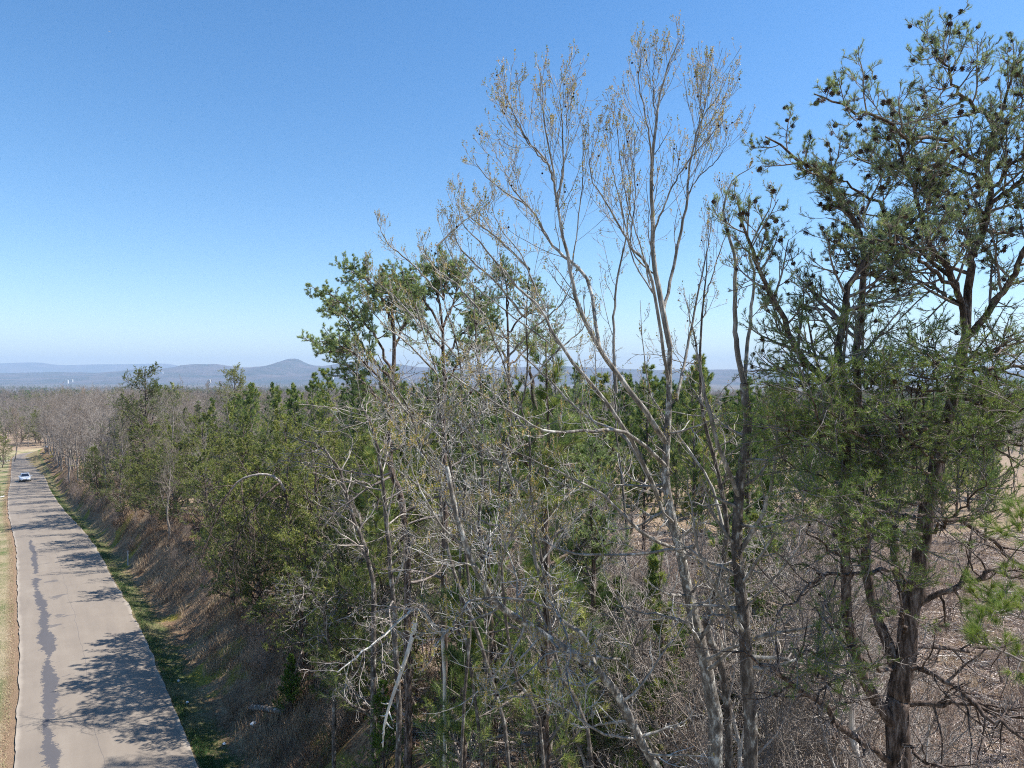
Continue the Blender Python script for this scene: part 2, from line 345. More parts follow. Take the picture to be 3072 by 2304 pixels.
mp2 = nt.nodes.new('ShaderNodeMapping'); mp2.inputs['Scale'].default_value = (.9, 1.5, 1); nt.links.new(rv, mp2.inputs[0])
j = noise(nt, 1.4, 6, .75, mp2.outputs[0]).outputs[0]; j2 = noise(nt, .35, 2, .5, rv).outputs[0]
# tar patch streak along the left wheel track
dist = mth(nt, 'ABSOLUTE', mth(nt, 'ADD', mth(nt, 'ADD', ra, 1.62), mth(nt, 'MULTIPLY', mth(nt, 'SUBTRACT', noise(nt, .22, 3, .6, rv).outputs[0], .5), .7)))
jl = noise(nt, .38, 3, .6, rv).outputs[0]; jf = noise(nt, 3.2, 5, .8, rv).outputs[0]
wid = mth(nt, 'ADD', mth(nt, 'ADD', mth(nt, 'MULTIPLY', mth(nt, 'SUBTRACT', jf, .5), 1.0), mth(nt, 'MULTIPLY', mth(nt, 'SUBTRACT', jl, .5), 1.1)), .2)
U0 = float(np.interp(25.5, cc[:, 1], seg)); U1 = float(np.interp(50.3, cc[:, 1], seg)); U2 = float(np.interp(51.5, cc[:, 1], seg)); U3 = float(np.interp(65, cc[:, 1], seg))
wide = mth(nt, 'SUBTRACT', 1.0, sstep(nt, ru, U1-.3, U1+.3)); nar = mth(nt, 'MULTIPLY', sstep(nt, ru, U2, U2+.4), mth(nt, 'SUBTRACT', 1.0, sstep(nt, ru, U3-2, U3)))
wid = mth(nt, 'ADD', mth(nt, 'MULTIPLY', wid, wide), mth(nt, 'MULTIPLY', mth(nt, 'MULTIPLY', wid, nar), .7))
tar = mth(nt, 'MULTIPLY', mth(nt, 'GREATER_THAN', mth(nt, 'SUBTRACT', wid, dist), 0.0), .75)
# blotches beside it
bl = noise(nt, .55, 4, .7, mp2.outputs[0]).outputs[0]
tar2 = mth(nt, 'MULTIPLY', mth(nt, 'MULTIPLY', sstep(nt, bl, .60, .63), mth(nt, 'MULTIPLY', sstep(nt, ra, -1.7, -1.2), mth(nt, 'SUBTRACT', 1.0, sstep(nt, ra, -.4, .2)))), .5)
# sealed cracks on the far stretch
vo = nt.nodes.new('ShaderNodeTexVoronoi'); vo.feature = 'DISTANCE_TO_EDGE'; vo.inputs['Scale'].default_value = .22
mp3 = nt.nodes.new('ShaderNodeMapping'); mp3.inputs['Scale'].default_value = (1, .45, 1)
nv = nd(nt, 'ShaderNodeVectorMath', operation='ADD'); nz = noise(nt, .5, 3, .6, rv); nt.links.new(rv, nv.inputs[0]); nt.links.new(nz.outputs[1], nv.inputs[1])
nt.links.new(nv.outputs[0], mp3.inputs[0]); nt.links.new(mp3.outputs[0], vo.inputs['Vector'])
UC = float(np.interp(100, cc[:, 1], seg)); UD = float(np.interp(150, cc[:, 1], seg))
crack = mth(nt, 'MULTIPLY', mth(nt, 'SUBTRACT', 1.0, sstep(nt, vo.outputs['Distance'], .012, .03)), mth(nt, 'MULTIPLY', sstep(nt, ru, UC-25, UC), .45))
patch = mth(nt, 'MULTIPLY', mth(nt, 'MULTIPLY', sstep(nt, bl, .5, .56), sstep(nt, ru, UD, UD+6)), mth(nt, 'MULTIPLY', mth(nt, 'SUBTRACT', 1.0, sstep(nt, ra, -1.0, 0)), .5))
fine = mth(nt, 'MULTIPLY', mth(nt, 'LESS_THAN', mth(nt, 'ABSOLUTE', mth(nt, 'ADD', mth(nt, 'ADD', ra, .1), mth(nt, 'MULTIPLY', mth(nt, 'SUBTRACT', j2, .5), .5))), .012), .35)
dark = mth(nt, 'MAXIMUM', mth(nt, 'MAXIMUM', tar, tar2), mth(nt, 'MAXIMUM', mth(nt, 'MAXIMUM', crack, patch), fine))
c = mix(nt, dark, asp.outputs[0], (.055, .06, .078))
# dusty crumbling edge
c = mix(nt, mth(nt, 'MULTIPLY', sstep(nt, mth(nt, 'ADD', mth(nt, 'ABSOLUTE', ra), mth(nt, 'MULTIPLY', a3, .4)), 2.75, 2.98), .6), c, (.42, .36, .29))
nt.links.new(c, b.inputs['Base Color'])
bp = nt.nodes.new('ShaderNodeBump'); bp.inputs['Strength'].default_value = .3; bp.inputs['Distance'].default_value = .01; nt.links.new(a2, bp.inputs['Height']); nt.links.new(bp.outputs[0], b.inputs['Normal'])
me = g.mesh('road', rm)
for nm, arr in (('rs', O), ('ru', np.repeat(dens[:, None], cols, 1))):
    a = me.attributes.new(nm, 'FLOAT', 'POINT'); a.data.foreach_set('value', arr.ravel().astype(np.float32))
tag(obj('road', me, rm), kind='structure')

# distant hills: two ridges with real depth
def hills(name, prof, D, depth, m, seedv):
    prof = np.array(prof, float); n = 700; px = np.linspace(prof[0, 0], prof[-1, 0], n)
    py = np.interp(px, prof[:, 0], prof[:, 1])
    kern = np.ones(5)/5; py = np.convolve(np.pad(py, 2, 'edge'), kern, 'valid')
    top = CZ+(HY-py)/FPX*D; base = -50
    rows = np.linspace(-1, 1, 41); g = Geo(); P = []
    for r in rows:
        yy = D+r*depth; x = (px-512)/FPX*D*(1+.0*r)
        q = np.abs(r); fall = np.maximum(0, 1-q)**1.25
        ridge = vnoise(x/1.0, x*0+yy, 1/700, seedv)*.5+vnoise(x, x*0+yy, 1/240, seedv+1)*.22
        h = (top-base)*(fall)+ridge*(top-base)*.8*fall*(1-fall)*1.6+18*vnoise(x, x*0+yy, 1/60, seedv+2)*fall*.35
        P.append(np.column_stack([x, np.full(n, yy), base+h]))
    P = np.array(P); idx = np.arange(P.shape[0]*n).reshape(P.shape[0], n)
    g.add(P, F4=np.stack([idx[:-1, :-1], idx[:-1, 1:], idx[1:, 1:], idx[1:, :-1]], -1).reshape(-1, 4))
    return tag(obj(name, g, m), kind='structure')
hm = mat('wooded_hills', rough=1, spec=0); nt = hm.node_tree; b = nt.nodes['Principled BSDF']
pos = nt.nodes.new('ShaderNodeNewGeometry').outputs['Position']
h1 = noise(nt, .0022, 7, .68, pos, .5).outputs[0]; h2 = noise(nt, .02, 4, .7, pos).outputs[0]
hr = ramp(nt, [(.34, (.015, .03, .024)), (.45, (.035, .042, .036)), (.52, (.08, .064, .062)), (.66, (.13, .10, .09))]); nt.links.new(mth(nt, 'ADD', mth(nt, 'MULTIPLY', h1, .7), mth(nt, 'MULTIPLY', h2, .3)), hr.inputs[0]); nt.links.new(hr.outputs[0], b.inputs['Base Color'])
hills('hills', [(-400, 373), (-100, 374), (0, 373.3), (53, 372), (98, 372.7), (121, 371), (131, 369.3), (167, 368.5), (186, 364.3), (217, 364), (243, 367.7), (268, 365.7), (280, 361.4), (293, 357.4), (301, 360.2), (309, 364.7), (320, 366.2), (340, 363.5), (357, 361), (380, 362), (420, 367), (480, 368), (560, 366), (650, 370), (800, 369), (850, 371), (940, 370), (1024, 371), (1400, 372)], 8000, 1900, hm, 20)
hills('far_hills', [(-500, 366), (-50, 364), (0, 363.3), (26, 362.3), (44, 362.7), (53, 364.7), (68, 365.3), (94, 364.3), (128, 364.3), (167, 363.3), (177, 365.5), (200, 369), (300, 372), (500, 371), (800, 373), (1100, 371), (1500, 372)], 14500, 2400, hm, 40)


# ------------------------------------------------------------------ tree builders
def A1(a): return np.asarray(a, float)[None]
def stem(pts, r0, r1, k=16, jit=.02, pw=1.0):
    c = curve(pts, k); c[1:-1] += rng.normal(size=(k-2, 3))*jit
    return c, r1+(r0-r1)*(1-np.linspace(0, 1, k))**pw
def root_of(base): return np.array([base[0], base[1], gz(base[0], base[1])-.15])
def bare_proto(name, H=13., r=.16, seed=1, up=.12, fork=.32, dens=1.0, m=('grey_bark', 'grey_twig'), spread=1.0, tw=.004, lean=(0, 0)):
    global rng; rng = np.random.default_rng(seed)
    root = empty(name); gt, gb = Geo(), Geo()
    k = 14; z = np.linspace(0, 1, k); P = np.zeros((k, 3)); P[:, 2] = z*H*.93-.2
    P[:, 0] = np.cumsum(rng.normal(size=k)*.11)+z**2*lean[0]; P[:, 1] = np.cumsum(rng.normal(size=k)*.11)+z**2*lean[1]
    R = r*(1-z)**.8+.008; tubes(gt, A1(P), A1(R), 7)
    L1, R1 = grow(A1(P), A1(R), int(15*dens), 9, .36*spread, (28, 55), (fork, .97), .12, up, .62, .008, .45)
    tubes(gt, L1, R1, 5)
    L2, R2 = grow(L1, R1, 7, 7, .5, (30, 60), (.2, 1), .16, up*.7, .6, tw*1.5, .4); tubes(gb, L2, R2, 4)
    L3, R3 = grow(L2, R2, 6, 5, .5, (30, 60), (.15, 1), .2, up*.5, .6, tw, .35); tubes(gb, L3, R3, 3)
    L4, R4 = grow(L3, R3, 4, 4, .55, (30, 60), (.15, 1), .22, .04, .7, tw, .3); tubes(gb, L4, R4, 3)
    obj('trunk', gt, M[m[0]], root); obj('crown', gb, M[m[1]], root)
    return root
def pine_proto(name, H=9.5, r=.11, seed=1, kind='lob', low=.12, dead=0, mat_='lob', dens=1.0, wide=1.0, lean=(0, 0), needle=(.19, .019)):
    global rng; rng = np.random.default_rng(seed)
    root = empty(name); gt, gb, gn = Geo(), Geo(), Geo()
    k = 14; z = np.linspace(0, 1, k); P = np.zeros((k, 3)); P[:, 2] = z*H-.2
    wob = .04 if kind == 'lob' else .12
    P[:, 0] = np.cumsum(rng.normal(size=k)*wob)+z**2*lean[0]; P[:, 1] = np.cumsum(rng.normal(size=k)*wob)+z**2*lean[1]
    R = r*(1-z)**.8+.012; tubes(gt, A1(P), A1(R), 7)
    if kind == 'lob':      # young straight pine: conical, upswept whorls, long needles in brushes
        lf = lambda t: 2.5*wide*np.clip(1.03-t, .06, 1)**.55*(.75+.35*np.sin(t*40))
        L1, R1 = grow(A1(P), A1(R), int(66*dens), 8, 1., (48, 72), (low, .99), .05, .10, .5, .008, 0, False, lf)
        L2, R2 = grow(L1, R1, 9, 5, .42, (30, 55), (.2, 1), .08, .12, .6, .006, .4)
        tubes(gb, L1, R1, 4); tubes(gb, L2, R2, 3)
        needles(gn, L1, 46, needle[0], needle[1], (.55, 1), (20, 60), rng.random(len(L1)))
        needles(gn, L2, 44, needle[0], needle[1], (.35, 1), (18, 62), rng.random(len(L2)))
        needles(gn, A1(P[-4:]), 160, needle[0]*1.1, needle[1], (.1, 1), (18, 50), np.array([.6]))
    else:                  # irregular scrub pine: spreading limbs with flat sprays of short needles
        lf = lambda t: wide*3.2*np.clip(1.15-t, .1, 1)**.75*(.75+.5*ss(t, .05, .4))
        L1, R1 = grow(A1(P), A1(R), int(38*dens), 9, 1., (55, 88), (low, .98), .14, .09, .6, .012, 0, False, lf)
        L2, R2 = grow(L1, R1, 8, 7, .42, (35, 70), (.25, 1), .15, .06, .6, .007, .35, flat=.55)
        L3, R3 = grow(L2, R2, 6, 4, .45, (30, 60), (.2, 1), .16, .1, .6, .005, .3, flat=.4)
        tubes(gt, L1, R1, 5); tubes(gb, L2, R2, 4); tubes(gb, L3, R3, 3)
        tn = np.clip(rng.normal(size=len(L3))*.2+.5+(L3[:, -1, 2]/H-.5)*.3, 0, 1)
        needles(gn, L3, 30, needle[0], needle[1], (.2, 1), (25, 75), tn)
        needles(gn, L2, 16, needle[0], needle[1], (.6, 1), (25, 70), rng.random(len(L2)))
    if dead:               # bare dead limbs below the live crown
        D1, E1 = grow(A1(P), A1(R), dead, 8, .16, (60, 95), (.08, .5), .14, -.03, .5, .006, 0)
        D2, E2 = grow(D1, E1, 6, 5, .45, (35, 70), (.2, 1), .2, 0, .6, .005, .3)
        D3, E3 = grow(D2, E2, 3, 4, .5, (35, 70), (.2, 1), .2, 0, .6, .004, .3)
        tubes(gb, D1, E1, 4); tubes(gb, D2, E2, 3); tubes(gb, D3, E3, 3)
    obj('trunk', gt, M['pine_bark'], root); obj('branches', gb, M['pine_twig'], root); obj('crown', gn, M[mat_], root, smooth=False)
    return root
def shrub_proto(name, H=2.2, seed=1, n=9, m='pink_twig', tw=.004, leaf=None, wide=.5):
    global rng; rng = np.random.default_rng(seed)
    root = empty(name); g = Geo()
    P = np.zeros((n, 8, 3)); a = rng.random(n)*6.28; q = rng.random(n)*wide; z = np.linspace(0, 1, 8)
    hh = H*rng.uniform(.6, 1.05, n)
    P[:, :, 2] = hh[:, None]*z-.1; P[:, :, 0] = np.cos(a)[:, None]*q[:, None]*(.15+z*H*.55)[None]; P[:, :, 1] = np.sin(a)[:, None]*q[:, None]*(.15+z*H*.55)[None]
    P[:, 1:, :2] += np.cumsum(rng.normal(size=(n, 7, 2))*.03*H/2, 1)
    R = np.tile((.006*H*(1-z)+.003)[None], (n, 1)); tubes(g, P, R, 4)
    a1, b1 = grow(P, R, 8, 6, .42, (25, 60), (.15, 1), .16, .06, .6, tw, .3); tubes(g, a1, b1, 3)
    a2, b2 = grow(a1, b1, 5, 4, .5, (25, 60), (.15, 1), .2, .03, .6, tw, .3); tubes(g, a2, b2, 3)
    obj('stems', g, M[m], root)
    if leaf:
        gl = Geo(); needles(gl, a2, 9, .07, .035, (.2, 1), (30, 80)); obj('leaves', gl, M[leaf], root, smooth=False)
    return root
def place(x, y): return (x, y, gz(x, y))

# ------------------------------------------------------------------ big virginia pine at the right
def cones(root, pts, size=.055, n_ind=100):
    """open pine cones: an egg of lapping scales, each one tilted out"""
    def cone_geo(g, c, s, d):
        n = 26; i = np.arange(n); ph = i*2.4; zz = (i/n-.5); rad = s*.42*np.sin(np.pi*(i+2.5)/(n+4))
        d = unit(d); a = unit(np.cross(d, [0.3, .2, 1])); b_ = np.cross(d, a)
        rdir = np.cos(ph)[:, None]*a+np.sin(ph)[:, None]*b_; tdir = -np.sin(ph)[:, None]*a+np.cos(ph)[:, None]*b_
        p0 = c+d*(zz*s*1.1)[:, None]; tip = p0+rdir*(rad+.012)[:, None]+d*s*.12
        V = np.stack([p0-tdir*s*.12, p0+tdir*s*.12, tip+tdir*s*.11, tip-tdir*s*.11], 1)
        g.add(V, F4=np.arange(n*4).reshape(-1, 4))
    gm_ = Geo(); cone_geo(gm_, np.zeros(3), size*1.25, np.array([.3, .1, -1])); me = gm_.mesh('pine_cone', M['cone'], False)
    rest = Geo()
    for i, p in enumerate(pts):
        if i < n_ind:
            o = bpy.data.objects.new('pine_cone', me); C.objects.link(o); o.parent = root
            o.location = np.asarray(p); q = rng.uniform(.8, 1.3); o.scale = (q, q, q); o.rotation_euler = rng.uniform(-1, 1, 3)*np.array([.9, .9, 3])
        else: cone_geo(rest, np.asarray(p), size*rng.uniform(1., 1.5), rng.normal(size=3)+np.array([0, 0, -1.]))
    if rest.n: tag(obj('pine_cones', rest, M['cone'], root, smooth=False), kind='stuff')

def hero_pine():
    global rng; rng = np.random.default_rng(11)
    D = 10.0
    b0 = root_of(S(2700, 2304, D)*1.0)
    root = empty('pine_tree', b0); tag(root, 'large forked pine full of dark cones at the right edge, nearest of the pines', 'pine tree')
    gt, gb, gn, gl = Geo(), Geo(), Geo(), Geo()
    def q(*pp): return [S(x, y, d) for x, y, d in pp]
    main = [b0]+q((2702, 2230, D), (2700, 2110, D), (2718, 1999, D), (2731, 1860, D), (2758, 1721, D), (2772, 1582, D), (2807, 1416, D+.1), (2832, 1290, D+.2), (2860, 1170, D+.2), (2900, 1000, D+.3))
    
    up = [
        (q((2900, 1000, D+.3), (2881, 907, D+.2), (2854, 837, D), (2812, 777, D-.2), (2770, 690, D-.3), (2735, 560, D-.4), (2690, 440, D-.5), (2655, 360, D-.5)), .05, .008),
        (q((2898, 1005, D+.3), (2909, 837, D+.4), (2914, 768, D+.4), (2955, 671, D+.4), (2965, 556, D+.4), (2955, 480, D+.4), (2990, 380, D+.4), (3018, 270, D+.3), (3035, 200, D+.2)), .062, .008),
        (q((2890, 1020, D+.3), (2974, 921, D), (3034, 828, D-.3), (3075, 740, D-.5), (3150, 600, D-.6), (3180, 400, D-.7)), .052, .012),
        (q((2955, 500, D+.4), (2900, 465, D), (2820, 415, D-.3), (2733, 417, D-.6), (2640, 362, D-.9), (2540, 325, D-1.2), (2440, 285, D-1.4)), .035, .008),
        (q((2990, 380, D+.4), (2930, 330, D+.2), (2860, 260, D), (2830, 200, D-.1), (2790, 160, D-.2)), .03, .007),
        (q((2850, 830, D), (2740, 740, D+.2), (2650, 640, D+.3), (2560, 560, D+.3), (2480, 530, D+.2)), .032, .008),
        (q((2960, 560, D+.4), (2850, 500, D+.8), (2740, 480, D+1.2), (2650, 500, D+1.4), (2560, 480, D+1.5)), .03, .008),
        (q((2960, 620, D+.4), (3040, 560, D+.2), (3110, 520, D), (3200, 500, D)), .035, .01),
        (q((2900, 920, D+.2), (2800, 870, D+.5), (2700, 840, D+.8), (2620, 860, D+1)), .028, .008), (q((2960, 650, D+.4), (2880, 600, D+.1), (2800, 570, D-.3), (2740, 590, D-.6)), .028, .008),
        (q((2965, 570, D+.4), (3050, 480, D-.1), (3130, 440, D-.4)), .028, .008), (q((2945, 700, D+.4), (3050, 690, D+.8), (3130, 640, D+1)), .028, .008), (q((2990, 400, D+.4), (3060, 340, D+.7), (3130, 300, D+.8)), .024, .007),
        (q((2870, 870, D), (2780, 800, D-.6), (2690, 730, D-1), (2600, 720, D-1.3)), .03, .008)]
    B = [  # the second and third leaders that leave low down and lean left
        (q((2700, 2200, D), (2613, 2068, D-.2), (2580, 1999, D-.3), (2553, 1883, D-.4), (2536, 1740, D-.4), (2540, 1500, D-.4), (2545, 1277, D-.4), (2516, 1087, D-.4), (2522, 960, D-.4), (2539, 884, D-.4), (2571, 810, D-.4), (2640, 740, D-.3), (2760, 650, D-.2), (2812, 602, D-.2), (2840, 500, D-.2)), .085, .012),
        (q((2690, 2010, D), (2650, 1890, D+.2), (2613, 1767, D+.3), (2599, 1660, D+.4), (2590, 1400, D+.6), (2570, 1180, D+.5), (2571, 1009, D+.5), (2588, 837, D+.5), (2580, 700, D+.5), (2520, 600, D+.4), (2460, 525, D+.3), (2372, 463, D+.2), (2293, 412, D+.1)), .085, .009),
        (q((2735, 1820, D), (2696, 1721, D+.3), (2668, 1605, D+.5), (2645, 1450, D+.6), (2600, 1300, D+.7), (2500, 1165, D+.4), (2432, 1101, D+.1), (2381, 1032, D), (2349, 953, D-.1), (2307, 870, D-.2), (2266, 777, D-.3), (2235, 700, D-.4), (2215, 620, D-.5)), .075, .012)]
    low = [  # big low limbs, mostly dead
        (q((2680, 2290, D), (2600, 2240, D-.3), (2483, 2142, D-.7), (2372, 2050, D-1), (2290, 1985, D-1.2), (2200, 1960, D-1.4)), .05, .012),
        (q((2715, 2110, D), (2820, 2110, D-.2), (2928, 2119, D-.4), (3000, 2135, D-.5), (3100, 2160, D-.6)), .042, .02),
        (q((2712, 1999, D), (2816, 2022, D-.4), (2900, 2090, D-.7), (2990, 2165, D-1), (3100, 2230, D-1.2)), .04, .02),
        (q((2735, 1815, D), (2850, 1775, D-.2), (2930, 1740, D-.3), (2985, 1715, D-.4), (3100, 1745, D-.5)), .045, .02),
        (q((2720, 1935, D), (2850, 1945, D+.4), (2980, 1950, D+.7), (3100, 1960, D+1)), .035, .015),
        (q((2780, 1560, D), (2880, 1560, D+.3), (3000, 1640, D+.5), (3100, 1740, D+.6)), .045, .02),
        (q((2700, 2230, D), (2760, 2270, D-.6), (2860, 2330, D-1.3), (2960, 2420, D-2)), .03, .012),
        (q((2690, 2000, D), (2640, 2010, D-.4), (2580, 2015, D-.8), (2500, 2050, D-1), (2440, 2130, D-1.2)), .03, .01),
        (q((2835, 1300, D), (2730, 1290, D-.5), (2640, 1310, D-.9), (2540, 1290, D-1.2)), .045, .012),
        (q((2835, 1270, D), (2760, 1250, D+.1), (2745, 1240, D-.3), (2700, 1230, D-.8)), .035, .01),
        (q((2870, 1110, D), (2950, 1105, D-.2), (3100, 1100, D-.3)), .04, .02),
        (q((2880, 1080, D), (2980, 1060, D+.5), (3100, 1020, D+.8)), .035, .012),
        (q((2820, 1380, D), (2900, 1350, D-.5), (2990, 1330, D-.9), (3120, 1340, D-1.2)), .04, .012),
        (q((2690, 1700, D-.1), (2560, 1720, D-.8), (2450, 1740, D-1.2), (2330, 1850, D-1.6)), .03, .01)]
    P, R = stem(main, .175, .065, 34, .012, 1.0); tubes(gt, A1(P-b0), A1(R), 10)
    live = []
    for pts, r0, r1 in up+B:
        P, R = stem(pts, r0, r1, 22, .02, .8); tubes(gl, A1(P-b0), A1(R), 7); live.append((P-b0, R))
    dead = []
    for pts, r0, r1 in low:
        P, R = stem(pts, r0, r1, 16, .025, .8); tubes(gl, A1(P-b0), A1(R), 6); dead.append((P-b0, R))
    zc = CZ-b0[2]
    def spray(LP, LR, m1, len1, tlo, tint0, mn=20, coneprob=.2):
        a1, r1 = grow(A1(LP), A1(LR), m1, 8, len1, (40, 75), (tlo, .96), .10, .08, .55, .006, .6, rel=False)
        a2, r2 = grow(a1, r1, 8, 6, .5, (30, 62), (.2, 1), .11, .08, .6, .0045, .3)
        a3, r3 = grow(a2, r2, 5, 4, .4, (28, 55), (.2, 1), .12, .14, .7, .0035, .3)
        tubes(gb, a1, r1, 4); tubes(gb, a2, r2, 3); tubes(gb, a3, r3, 3)
        tn = np.clip(tint0+rng.normal(size=len(a3))*.2, 0, 1)
        return a1, a2, a3, tn
    cn = []
    for i, (LP, LR) in enumerate(live):
        n = len(LP); up_i = i < len(up)
        a1, a2, a3, tn = spray(LP, LR, 14 if up_i else 22, 1.2 if up_i else 1.25, .12 if up_i else .42, .45)
        needles(gn, a3, 21, .056, .0045, (.3, 1), (25, 65), tn); needles(gn, a2, 14, .056, .0045, (.7, 1), (25, 60))
        needles(gn, A1(LP[-4:]), 60, .058, .0042, (.2, 1), (25, 60), np.array([.5]))
        k_ = rng.integers(0, len(a2), int(len(a2)*.6)); cn += [a2[j_, rng.integers(2, 5)]+rng.normal(size=3)*.02 for j_ in k_]
    # dense bright low foliage, nearer the camera
    Lg = []
    for (x, y, d, x2, y2, d2) in [(2800, 1420, 10, 2480, 1230, 8.3), (2800, 1420, 10, 2350, 1300, 8.8), (2810, 1380, 10, 2620, 1180, 8.2), (2850, 1190, 10.2, 2780, 1060, 8.4), (2855, 1180, 10.2, 3040, 1180, 8.6), (2860, 1170, 10.2, 3110, 1230, 8.0),
                                  (2790, 1500, 10, 2400, 1470, 8.2), (2780, 1540, 10, 2560, 1500, 7.6), (2770, 1600, 10, 2450, 1560, 7.8), (2830, 1300, 10.2, 2980, 1260, 8.3), (2770, 1600, 10, 2960, 1440, 8.2), (2640, 1450, 10.4, 2350, 1380, 9.3), (2545, 1300, 9.6, 2300, 1250, 8.6), (2545, 1350, 9.6, 2420, 1180, 8.2), (2590, 1400, 10.5, 2700, 1330, 8.9),
                                  (2536, 1650, 9.6, 2420, 1590, 8.4), (2600, 1660, 10.4, 2600, 1600, 8.6), (2580, 1930, 9.7, 2370, 1950, 8.6), (2560, 1880, 9.7, 2440, 1830, 8.6), (2720, 1900, 10, 2700, 1700, 8.8), (2500, 2020, 9.2, 2440, 2000, 8.6), (2870, 1120, 10, 2960, 1120, 11), (2540, 1120, 9.6, 2660, 1130, 8.8), (2530, 1100, 9.6, 2380, 1150, 9.0), (2850, 1150, 10.2, 2700, 1130, 9.0), (2890, 1060, 10.2, 3050, 1000, 9.2), (2880, 1080, 10.2, 2760, 1010, 9.4), (2516, 1087, 9.6, 2400, 1010, 9.2)]:
        p0, p1 = S(x, y, d), S(x2, y2, d2); mid = (p0+p1)/2+np.array([0, 0, -.12])
        P, R = stem([p0, mid, p1], .024, .007, 14, .03); Lg.append((P-b0, R)); tubes(gl, A1(P-b0), A1(R), 5)
    gn2 = Geo()
    for i, (LP, LR) in enumerate(Lg):
        few = i in (15, 16, 17, 18, 19, 20)
        a1, r1 = grow(A1(LP), A1(LR), 10 if few else 20, 6, .8, (35, 80), (.3, 1), .12, .03, .6, .006, .3, rel=False, flat=.7)
        a2, r2 = grow(a1, r1, 7, 4, .45, (30, 65), (.15, 1), .16, .1, .6, .004, .3, flat=.3)
        tubes(gb, a1, r1, 4); tubes(gb, a2, r2, 3)
        tn = np.clip(.55+rng.normal(size=len(a2))*.2, 0, 1)
        needles(gn2, a2, 34, .058, .0055, (.3, 1), (28, 70), tn); needles(gn2, a1, 26, .058, .0055, (.6, 1), (28, 65))
        cn += [a2[j_, 1] for j_ in rng.integers(0, len(a2), 2)]
    for LP, LR in dead:
        a1, r1 = grow(A1(LP), A1(LR), 12, 8, .95, (35, 75), (.15, 1), .17, .02, .55, .005, .3, rel=False)
        a2, r2 = grow(a1, r1, 6, 5, .42, (35, 70), (.2, 1), .22, .0, .6, .004, .3)
        a3, r3 = grow(a2, r2, 3, 4, .45, (35, 70), (.2, 1), .22, .0, .6, .003, .3)
        tubes(gl, a1, r1, 4); tubes(gb, a2, r2, 3); tubes(gb, a3, r3, 3)
        cn += [a1[j_, rng.integers(1, 6)] for j_ in rng.integers(0, len(a1), 3)]
    obj('trunk', gt, M['pine_bark'], root); obj('limbs', gl, M['pine_bark'], root); obj('branches', gb, M['pine_twig'], root)
    obj('crown', gn, M['virg'], root, smooth=False); tag(obj('crown', gn2, M['virg_low'], root, smooth=False), 'bright green lower foliage')
    cn = [c for c in cn if c[2] > zc-3.3]
    random.Random(4).shuffle(cn); cones(root, cn, .045)
    return root
hero_pine()

# ------------------------------------------------------------------ sweetgums in front
def catkin_geo(g, P, tn, big=1.0):
    """bud clusters: stubby upright catkin and a few unfolding leaves at each tip"""
    n = len(P)
    for i in range(5):      # catkin as stacked facets
        pass
    m = 9; ph = rng.random((n, m))*6.28; h = rng.random((n, m))*.05*big; rad = .011*big*(1.1-h/(.06*big))
    c = P[:, None]+np.stack([np.cos(ph)*rad, np.sin(ph)*rad, h], -1)
    e1 = unit(rng.normal(size=(n, m, 3)))*.009*big; e2 = unit(np.cross(e1, rng.normal(size=(n, m, 3))))*.009*big
    V = np.stack([c-e1, c+e1, c+e2], 2).reshape(-1, 3)
    g.add(V, F3=np.arange(n*m*3).reshape(-1, 3), T=np.repeat(np.clip(tn[:, None]+rng.normal(size=(n, m))*.12, 0, 1).ravel(), 3))
def leaflets(g, P, m=4, L=.035):
    n = len(P); d = rng.normal(size=(n, m, 3)); d[..., 2] = np.abs(d[..., 2])*.4; d = unit(d)
    s_ = unit(np.cross(d, rng.normal(size=(n, m, 3))))*L*.28
    p = P[:, None]; V = np.stack([np.broadcast_to(p, d.shape), p+d*L*.5+s_, p+d*L, p+d*L*.5-s_], 2).reshape(-1, 3)
    g.add(V, F4=np.arange(n*m*4).reshape(-1, 4), T=np.repeat(rng.random(n*m)*.3, 4))
